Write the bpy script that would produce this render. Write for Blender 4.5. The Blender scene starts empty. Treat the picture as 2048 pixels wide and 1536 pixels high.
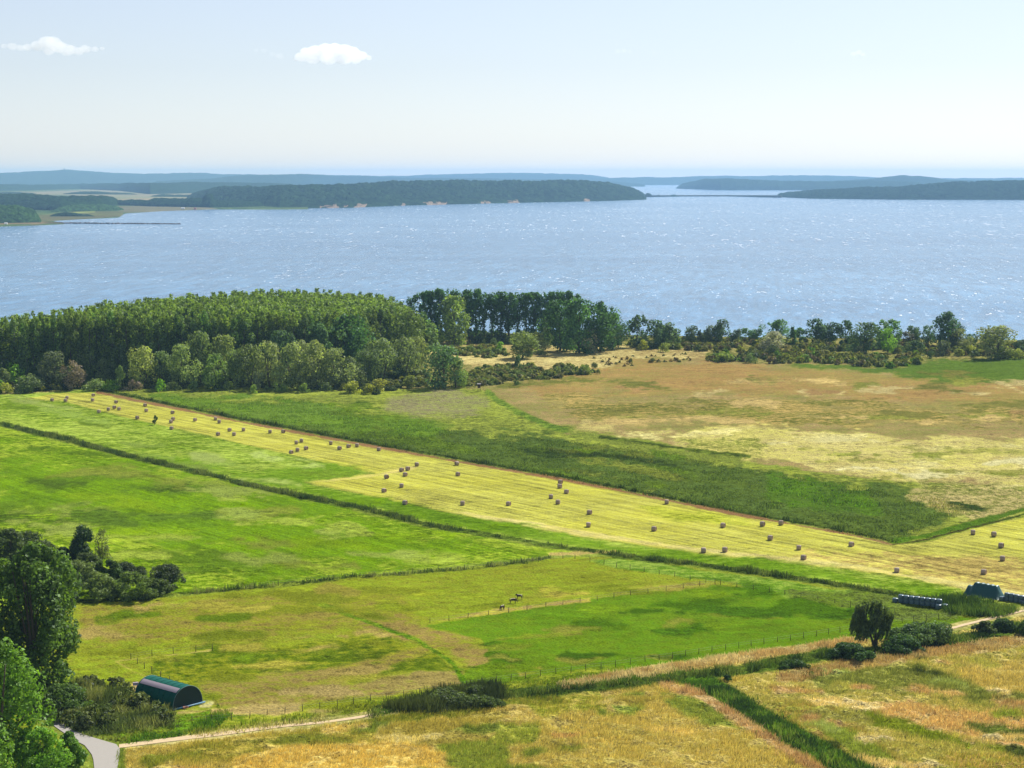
import bpy, math, random
import numpy as np
from mathutils import Vector, Matrix
# ------------------------------------------------------------------ camera, sky, sun, exposure
S = bpy.context.scene
C = S.collection
HC, F, HOR = 90.0, 3982.0, 352.0            # camera height (m), focal length and horizon line (photo pixels)
PITCH = math.atan((768 - HOR) / F)
cam = bpy.data.cameras.new("camera"); camo = bpy.data.objects.new("camera", cam); C.objects.link(camo)
cam.sensor_width = 36.0; cam.lens = F / 2048 * 36.0; cam.clip_start = 1; cam.clip_end = 120000
camo.location = (0, 0, HC); camo.rotation_euler = (math.pi / 2 - PITCH, 0, 0)
S.camera = camo
SUN_AZ, SUN_EL = math.radians(38), math.radians(43)   # azimuth to the right of the view direction (+Y)
wd = bpy.data.worlds.new("World"); S.world = wd; wd.use_nodes = True
nt = wd.node_tree; bg = nt.nodes["Background"]
sky = nt.nodes.new("ShaderNodeTexSky"); sky.sky_type = 'NISHITA'; sky.sun_disc = False
sky.sun_elevation = SUN_EL; sky.sun_rotation = SUN_AZ; sky.altitude = 800
sky.air_density = 1.0; sky.dust_density = 0.35; sky.ozone_density = 2.5
wb_ = nt.nodes.new("ShaderNodeMix"); wb_.data_type = 'RGBA'; wb_.blend_type = 'MULTIPLY'; wb_.inputs[0].default_value = 1; wb_.inputs[7].default_value = (.985, .975, 1.045, 1)
hs_ = nt.nodes.new('ShaderNodeHueSaturation'); hs_.inputs['Saturation'].default_value = .62
nt.links.new(sky.outputs[0], hs_.inputs['Color']); nt.links.new(hs_.outputs[0], wb_.inputs[6]); nt.links.new(wb_.outputs[2], bg.inputs[0]); bg.inputs[1].default_value = 0.065
sl = bpy.data.lights.new("sun", 'SUN'); sl.energy = 4.4; sl.angle = math.radians(0.5); sl.color = (1, .955, .88)
so = bpy.data.objects.new("sun", sl); C.objects.link(so)
sd = Vector((math.sin(SUN_AZ) * math.cos(SUN_EL), math.cos(SUN_AZ) * math.cos(SUN_EL), math.sin(SUN_EL)))
so.rotation_euler = sd.to_track_quat('Z', 'Y').to_euler(); so.location = (200, 300, 300)
S.view_settings.view_transform = 'Standard'; S.view_settings.look = 'None'
S.view_settings.exposure = 0.80; S.view_settings.gamma = 1
cy = S.cycles
cy.max_bounces = 8; cy.diffuse_bounces = 2; cy.glossy_bounces = 2; cy.transmission_bounces = 3; cy.volume_bounces = 6
cy.transparent_max_bounces = 8; cy.sample_clamp_indirect = 4; cy.use_denoising = True; cy.denoising_prefilter = 'ACCURATE'; cy.denoising_input_passes = 'RGB_ALBEDO_NORMAL'
KCOL = 1.45                                   # photo colour (linear) / KCOL = albedo

# ------------------------------------------------------------------ helpers
rng = np.random.default_rng(7); random.seed(7)
CP, SP = math.cos(PITCH), math.sin(PITCH)
def G(px, py, z=0.0):
    """photo pixel -> world point on the level z"""
    px = np.asarray(px, float); py = np.asarray(py, float)
    cx = (px - 1024) / F; cyy = (768 - py) / F
    dx, dy, dz = cx, CP + cyy * SP, -SP + cyy * CP
    t = (z - HC) / dz
    return dx * t, dy * t
def GV(px, py, z=0.0):
    x, y = G(px, py, z); return Vector((float(x), float(y), z))
def PX(x, y, z=0.0):
    """world -> photo pixel"""
    zc = y * CP - (z - HC) * SP; yc = y * SP + (z - HC) * CP
    return 1024 + F * x / zc, 768 - F * yc / zc
def ZAT(py, y):
    """height of a point at distance y that shows at pixel row py"""
    cyy = (768 - py) / F
    return HC + y * (-SP + cyy * CP) / (CP + cyy * SP)
def srgb(c):
    c = np.asarray(c, float) / 255
    return np.where(c <= .04045, c / 12.92, ((c + .055) / 1.055) ** 2.4)
def alb(c): return srgb(c) / KCOL
def h2(ix, iy, s=0):
    n = (ix.astype(np.int64) * 374761393 + iy.astype(np.int64) * 668265263 + s * 974634777) & 0xffffffff
    n = ((n ^ (n >> 13)) * 1274126177) & 0xffffffff
    return ((n ^ (n >> 16)) & 0xffffff) / float(0xffffff)
def vnoise(x, y, s=0):
    ix = np.floor(x); iy = np.floor(y); fx = x - ix; fy = y - iy
    fx = fx * fx * (3 - 2 * fx); fy = fy * fy * (3 - 2 * fy)
    a = h2(ix, iy, s); b = h2(ix + 1, iy, s); c = h2(ix, iy + 1, s); d = h2(ix + 1, iy + 1, s)
    return (a + (b - a) * fx) * (1 - fy) + (c + (d - c) * fx) * fy
def fbm(x, y, s=0, o=4):
    v = 0; a = .5; t = 0
    for i in range(o):
        v = v + a * vnoise(x, y, s + i); t += a; x = x * 2.03 + 17.1; y = y * 2.03 + 5.7; a *= .55
    return v / t
def worley(x, y, s=0):
    ix = np.floor(x); iy = np.floor(y); best = np.full(np.shape(x), 9.0); idv = np.zeros(np.shape(x))
    for dx in (-1, 0, 1):
        for dy in (-1, 0, 1):
            cx = ix + dx; cyy = iy + dy
            jx = cx + .15 + .7 * h2(cx, cyy, s); jy = cyy + .15 + .7 * h2(cx, cyy, s + 9)
            d = (x - jx) ** 2 + (y - jy) ** 2; m = d < best
            best = np.where(m, d, best); idv = np.where(m, h2(cx, cyy, s + 5), idv)
    return np.sqrt(best), idv
def np_mesh(name, V, Q, mats, attrs=None, smooth=False, T=None):
    me = bpy.data.meshes.new(name)
    V = np.asarray(V, np.float32)
    Q = np.asarray(Q, np.int32).reshape(-1, 4) if Q is not None and len(Q) else np.zeros((0, 4), np.int32)
    T = np.asarray(T, np.int32).reshape(-1, 3) if T is not None and len(T) else np.zeros((0, 3), np.int32)
    nl = Q.size + T.size; nf = len(Q) + len(T)
    me.vertices.add(len(V)); me.vertices.foreach_set("co", V.ravel())
    me.loops.add(nl); me.loops.foreach_set("vertex_index", np.concatenate([Q.ravel(), T.ravel()]).astype(np.int32))
    me.polygons.add(nf)
    ls = np.concatenate([np.arange(len(Q)) * 4, Q.size + np.arange(len(T)) * 3]).astype(np.int32)
    me.polygons.foreach_set("loop_start", ls)
    me.polygons.foreach_set("use_smooth", np.full(nf, smooth))
    for m in (mats if isinstance(mats, (list, tuple)) else [mats]): me.materials.append(m)
    for k, (ty, a) in (attrs or {}).items():
        at = me.attributes.new(k, ty, 'POINT')
        at.data.foreach_set("color" if 'COLOR' in ty else "value", np.asarray(a, np.float32).ravel())
    me.update(calc_edges=True); me.validate()
    return me
def link(name, me, parent=None, loc=None, **p):
    o = bpy.data.objects.new(name, me); C.objects.link(o)
    if parent is not None: o.parent = parent
    if loc is not None: o.location = loc
    for k, v in p.items(): o[k] = v
    return o
def struct(o): o['kind'] = 'structure'; return o
def tag(o, label, cat, group=None, kind=None):
    o['label'] = label; o['category'] = cat
    if group: o['group'] = group
    if kind: o['kind'] = kind
    return o
class MB:
    """collects simple solids into one mesh"""
    def __init__(s): s.v = []; s.f = []
    def add(s, V, Fc):
        n = len(s.v); s.v += [tuple(map(float, v)) for v in V]; s.f += [tuple(i + n for i in f) for f in Fc]; return s
    def box(s, c, d, rz=0):
        x, y, z = [a / 2 for a in d]; M = Matrix.Rotation(rz, 3, 'Z')
        V = [M @ Vector((i * x, j * y, k * z)) + Vector(c) for i in (-1, 1) for j in (-1, 1) for k in (-1, 1)]
        return s.add(V, [(0, 1, 3, 2), (4, 6, 7, 5), (0, 4, 5, 1), (2, 3, 7, 6), (0, 2, 6, 4), (1, 5, 7, 3)])
    def tube(s, pts, rad, n=8, cap=True):
        pts = [Vector(p) for p in pts]; rad = rad if isinstance(rad, (list, tuple)) else [rad] * len(pts)
        V = []
        for i, p in enumerate(pts):
            d = (pts[min(i + 1, len(pts) - 1)] - pts[max(i - 1, 0)]).normalized()
            a = d.orthogonal().normalized() if abs(d.z) < .9 else Vector((1, 0, 0)).cross(d).normalized()
            if abs(d.z) < .9: a = Vector((0, 0, 1)).cross(d).normalized()
            b = d.cross(a)
            V += [p + (a * math.cos(t) + b * math.sin(t)) * rad[i] for t in [2 * math.pi * k / n for k in range(n)]]
        Fc = [(i * n + k, i * n + (k + 1) % n, (i + 1) * n + (k + 1) % n, (i + 1) * n + k) for i in range(len(pts) - 1) for k in range(n)]
        if cap: Fc += [tuple(range(n))[::-1], tuple((len(pts) - 1) * n + k for k in range(n))]
        return s.add(V, Fc)
    def mesh(s, name, mat, smooth=False):
        me = bpy.data.meshes.new(name); me.from_pydata(s.v, [], s.f); me.materials.append(mat)
        if smooth: me.polygons.foreach_set("use_smooth", [True] * len(me.polygons))
        me.update(); return me
class NT:
    """small node-tree writer"""
    def __init__(s, name):
        s.m = bpy.data.materials.new(name); s.m.use_nodes = True; s.t = s.m.node_tree; s.t.nodes.clear()
        s.out = s.t.nodes.new("ShaderNodeOutputMaterial")
    def n(s, ty, ins=None, **kw):
        nd = s.t.nodes.new(ty)
        for k, v in kw.items(): setattr(nd, k, v)
        for k, v in (ins or {}).items():
            if hasattr(v, 'is_linked'): s.t.links.new(v, nd.inputs[k])
            else: nd.inputs[k].default_value = v
        return nd
    def math(s, op, a, b=0.0, c=None, clamp=False):
        i = {0: a, 1: b}
        if c is not None: i[2] = c
        return s.n("ShaderNodeMath", i, operation=op, use_clamp=clamp).outputs[0]
    def noise(s, vec, scale, detail=3, rough=.55):
        return s.n("ShaderNodeTexNoise", {'Vector': vec, 'Scale': scale, 'Detail': detail, 'Roughness': rough}).outputs[0]
    def mix(s, f, a, b, bt='MIX'):
        nd = s.n("ShaderNodeMix", data_type='RGBA', blend_type=bt)
        for k, v in ((0, f), (6, a), (7, b)):
            if hasattr(v, 'is_linked'): s.t.links.new(v, nd.inputs[k])
            else: nd.inputs[k].default_value = v
        return nd.outputs[2]
    def vmul(s, col, f):
        nd = s.n("ShaderNodeVectorMath", {0: col, 'Scale': f}, operation='SCALE'); return nd.outputs[0]
    def ramp(s, v, a, b):
        return s.n("ShaderNodeMapRange", {0: v, 1: a, 2: b, 3: 0.0, 4: 1.0}, clamp=True).outputs[0]
    def surf(s, sh): s.t.links.new(sh, s.out.inputs['Surface']); return s.m
    def pos(s, sc=(1, 1, 1), rz=0):
        g = s.n("ShaderNodeNewGeometry").outputs['Position']
        if rz: g = s.n("ShaderNodeMapping", {'Vector': g, 'Rotation': (0, 0, rz)}).outputs[0]
        if sc != (1, 1, 1): g = s.n("ShaderNodeMapping", {'Vector': g, 'Scale': sc}).outputs[0]
        return g
def rgba(c): return (float(c[0]), float(c[1]), float(c[2]), 1.0)
def plain(name, col, rough=.8, var=.2, scale=3.0, spec=.3, bump=0.0):
    t = NT(name); tc = t.n("ShaderNodeTexCoord").outputs['Object']
    nz = t.noise(tc, scale, 4, .6)
    f = t.math('MULTIPLY_ADD', nz, 2 * var, 1 - var)
    c = t.vmul(rgba(alb(col))[:3], f)
    ins = {'Base Color': c, 'Roughness': rough, 'Specular IOR Level': spec}
    if bump: ins['Normal'] = t.n("ShaderNodeBump", {'Height': nz, 'Distance': bump, 'Strength': .7}).outputs[0]
    return t.surf(t.n("ShaderNodeBsdfPrincipled", ins).outputs[0])

# ------------------------------------------------------------------ materials
d0 = GV(480, 845) ; d1 = GV(1560, 1045); HAY = math.atan2((d1 - d0).y, (d1 - d0).x)
def ground_mat(name, far=False):
    t = NT(name); P = t.pos()
    A = t.n("ShaderNodeAttribute", attribute_name='colA').outputs['Color']
    B = t.n("ShaderNodeAttribute", attribute_name='colB').outputs['Color']
    tx = t.n("ShaderNodeSeparateColor", {0: t.n("ShaderNodeAttribute", attribute_name='tx').outputs['Color']}).outputs
    k = .15 if far else 1
    n1 = t.noise(P, .05 * k, 5, .62); n2 = t.noise(P, .45 * k, 4, .65); n3 = t.noise(P, 2.2 * k, 2, .6)
    P2 = t.pos((.5, 1.2, 1), -.35); n4 = t.noise(P2, .17 * k, 5, .68)
    nL = t.noise(P, .016 * k, 3, .6)
    f = t.math('ADD', t.math('MULTIPLY', nL, .35), t.math('ADD', t.math('MULTIPLY', n1, .3), t.math('MULTIPLY', n4, .35)))
    f = t.math('ADD', f, t.math('MULTIPLY', t.math('SUBTRACT', n2, .5), .6))
    f = t.ramp(f, .45, .55)
    col = t.mix(f, A, B)
    ps = t.pos((.035, .9, 1), -HAY); ns = t.noise(ps, 1, 4, .6)
    ps2 = t.pos((.012, .28, 1), -HAY); ns2 = t.noise(ps2, 1, 2, .5)
    st = t.math('ADD', t.math('SUBTRACT', ns, .5), t.math('MULTIPLY', t.math('SUBTRACT', ns2, .5), .7))
    st = t.math('MULTIPLY', st, tx[1])
    r = t.math('ADD', t.math('SUBTRACT', n2, .5), t.math('SUBTRACT', n3, .5))
    r = t.math('MULTIPLY', r, t.math('MULTIPLY_ADD', tx[0], 2.5, .7))
    big = t.math('MULTIPLY', t.math('ADD', t.math('SUBTRACT', n4, .5), t.math('MULTIPLY', t.math('SUBTRACT', nL, .5), .6)), 1.6)
    mul = t.math('ADD', 1.0, t.math('ADD', t.math('MULTIPLY', st, 1.8), t.math('ADD', r, big)))
    mul = t.math('MAXIMUM', mul, .3)
    col = t.vmul(col, mul)
    hgt = t.math('ADD', n2, t.math('MULTIPLY', n3, .4))
    bp = t.n("ShaderNodeBump", {'Height': hgt, 'Distance': 1.0, 'Strength': t.math('MULTIPLY_ADD', tx[0], .9, .12, clamp=True)}).outputs[0]
    return t.surf(t.n("ShaderNodeBsdfPrincipled", {'Base Color': col, 'Roughness': 1.0, 'Specular IOR Level': .0, 'Normal': bp}).outputs[0])
M_ground = ground_mat('grassland'); M_fargr = ground_mat('far_fields', True)
def leaf_mat(name='leaves', transl=.42, attr=False, tcol=(1.1, 1.15, .5, 1), gain=1.6):
    t = NT(name); oi = t.n("ShaderNodeObjectInfo").outputs
    base = t.n("ShaderNodeAttribute", attribute_name='col').outputs['Color'] if attr else oi['Color']
    rn = t.n("ShaderNodeAttribute", attribute_name='rnd').outputs['Fac']
    m = t.math('MULTIPLY', t.math('MULTIPLY_ADD', rn, 1.2, .4), t.math('MULTIPLY_ADD', oi['Random'], .3, .85))
    c = t.vmul(base, t.math('MULTIPLY', m, gain))
    d = t.n("ShaderNodeBsdfDiffuse", {'Color': c}).outputs[0]
    tr = t.n("ShaderNodeBsdfTranslucent", {'Color': t.mix(1.0, c, tcol, 'MULTIPLY')}).outputs[0]
    gl = t.n("ShaderNodeBsdfGlossy", {'Color': (.6, .65, .7, 1), 'Roughness': .55}).outputs[0]
    a = t.n("ShaderNodeMixShader", {0: transl, 1: d, 2: tr}).outputs[0]
    return t.surf(t.n("ShaderNodeMixShader", {0: .022, 1: a, 2: gl}).outputs[0])
M_leaf = leaf_mat(); M_blade = leaf_mat('blades', .35, True, (1.05, 1.05, .75, 1), 1.15)
M_bark = plain('bark', (105, 92, 78), .9, .35, 2.0)
def canopy_mat(name):
    t = NT(name)
    c = t.n("ShaderNodeAttribute", attribute_name='colA').outputs['Color']
    n = t.noise(t.pos(), .12, 4, .7)
    c = t.vmul(c, t.math('MAXIMUM', t.math('MULTIPLY_ADD', n, 4.0, -1.0), .15))
    bp = t.n("ShaderNodeBump", {'Height': n, 'Distance': 8.0, 'Strength': .8}).outputs[0]
    return t.surf(t.n("ShaderNodeBsdfDiffuse", {'Color': c, 'Normal': bp}).outputs[0])
M_canopy = canopy_mat('far_canopy')
def water_mat():
    t = NT('bay_water')
    w1 = t.noise(t.pos((.13, .022, 1), .12), 1, 5, .75)
    w2 = t.noise(t.pos((.8, .4, 1), .2), 1, 3, .6)
    big = t.noise(t.pos((.0012, .004, 1), .1), 1, 4, .6)
    foam_glint = t.noise(t.pos((.22, .05, 1), .12), 1, 4, .72); far_glint = t.noise(t.pos((.11, .013, 1), .04), 1, 4, .72)  # white flecks: whitecaps and painted sun glints; the second layer is far glints
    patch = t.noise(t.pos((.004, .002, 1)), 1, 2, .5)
    fleck_mask = t.ramp(t.math('ADD', foam_glint, t.math('MULTIPLY', t.math('SUBTRACT', patch, .5), .14)), .645, .70)
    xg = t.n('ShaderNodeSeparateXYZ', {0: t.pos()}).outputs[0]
    xg = t.n('ShaderNodeMapRange', {0: xg, 1: -1500.0, 2: 2500.0, 3: -.015, 4: .03}, clamp=True).outputs[0]  # far painted glints grow denser to the right, on the sun side
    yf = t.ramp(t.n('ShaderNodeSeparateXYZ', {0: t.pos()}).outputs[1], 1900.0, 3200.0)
    far_glint_mask = t.math('MULTIPLY', yf, t.ramp(t.math('ADD', far_glint, t.math('ADD', xg, t.math('MULTIPLY', t.math('SUBTRACT', patch, .5), .10))), .61, .70))
    fleck_mask = t.math('MAXIMUM', fleck_mask, far_glint_mask)
    base = t.mix(t.ramp(big, .35, .65), rgba((.040, .122, .215)), rgba((.078, .180, .285)))
    base = t.vmul(base, t.math('MULTIPLY_ADD', w1, 3.0, -.5, clamp=False))
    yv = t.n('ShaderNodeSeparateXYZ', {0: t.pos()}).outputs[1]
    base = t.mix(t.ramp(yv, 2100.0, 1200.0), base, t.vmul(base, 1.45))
    col = t.mix(fleck_mask, base, (.75, .78, .82, 1))
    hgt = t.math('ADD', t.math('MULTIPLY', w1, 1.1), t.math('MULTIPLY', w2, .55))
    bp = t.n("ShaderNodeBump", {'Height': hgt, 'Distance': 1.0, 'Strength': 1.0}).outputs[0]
    rough = t.math('MULTIPLY_ADD', fleck_mask, .4, .16)
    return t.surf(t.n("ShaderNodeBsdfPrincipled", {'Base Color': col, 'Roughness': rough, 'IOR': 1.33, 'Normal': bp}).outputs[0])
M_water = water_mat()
M_asph = plain('asphalt', (182, 176, 166), .85, .08, 1.5)
M_dirt = plain('sandy_track', (226, 200, 155), .95, .22, .8, bump=.1)

# ------------------------------------------------------------------ ground painting (fields have their own colours in the world)
def seg_dist(px, py, poly, closed=True):
    """distance (pixels) to polyline / signed to polygon (positive inside)"""
    d = np.full(px.shape, 1e9); ins = np.zeros(px.shape, bool); n = len(poly)
    for i in range(n if closed else n - 1):
        x0, y0 = poly[i]; x1, y1 = poly[(i + 1) % n]
        vx, vy = x1 - x0, y1 - y0; L = vx * vx + vy * vy + 1e-9
        t = np.clip(((px - x0) * vx + (py - y0) * vy) / L, 0, 1)
        d = np.minimum(d, (px - x0 - t * vx) ** 2 + (py - y0 - t * vy) ** 2)
        if closed:
            c = ((y0 > py) != (y1 > py)) & (px < (x1 - x0) * (py - y0) / (y1 - y0 + 1e-12) + x0); ins ^= c
    d = np.sqrt(d)
    return np.where(ins, d, -d) if closed else d
R = 2700; Lf = -700
DITCH = [(-700, 720), (0, 848), (140, 880), (240, 908), (400, 945), (520, 975), (640, 1000), (760, 1025), (860, 1052), (1000, 1075), (1130, 1096), (1250, 1112), (1400, 1130), (1600, 1158), (1750, 1183), (1900, 1203), (2020, 1222)]
HAYTOP = [(195, 784), (300, 806), (480, 843), (720, 888), (900, 921), (1130, 960), (1340, 1002), (1560, 1044), (1700, 1070), (1785, 1090)]
REED2 = [(740, 1432), (800, 1415), (900, 1402), (1020, 1392), (1150, 1378), (1290, 1362), (1400, 1350), (1520, 1335), (1640, 1312), (1780, 1300), (1900, 1280), (2060, 1250), (2300, 1215), (2700, 1160)]
REED3 = [(1370, 1350), (1450, 1390), (1530, 1440), (1620, 1495), (1720, 1550), (1850, 1620), (2000, 1700)]
RUST = [(1325, 1368), (1400, 1390), (1460, 1430), (1540, 1480), (1640, 1545), (1760, 1620)]
TRACK = [(238, 1492), (330, 1480), (450, 1466), (560, 1452), (650, 1444), (720, 1434), (790, 1418)]
TRACK2 = [(1880, 1262), (1930, 1248), (1990, 1234), (2060, 1218), (2250, 1180), (2600, 1120)]
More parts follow.
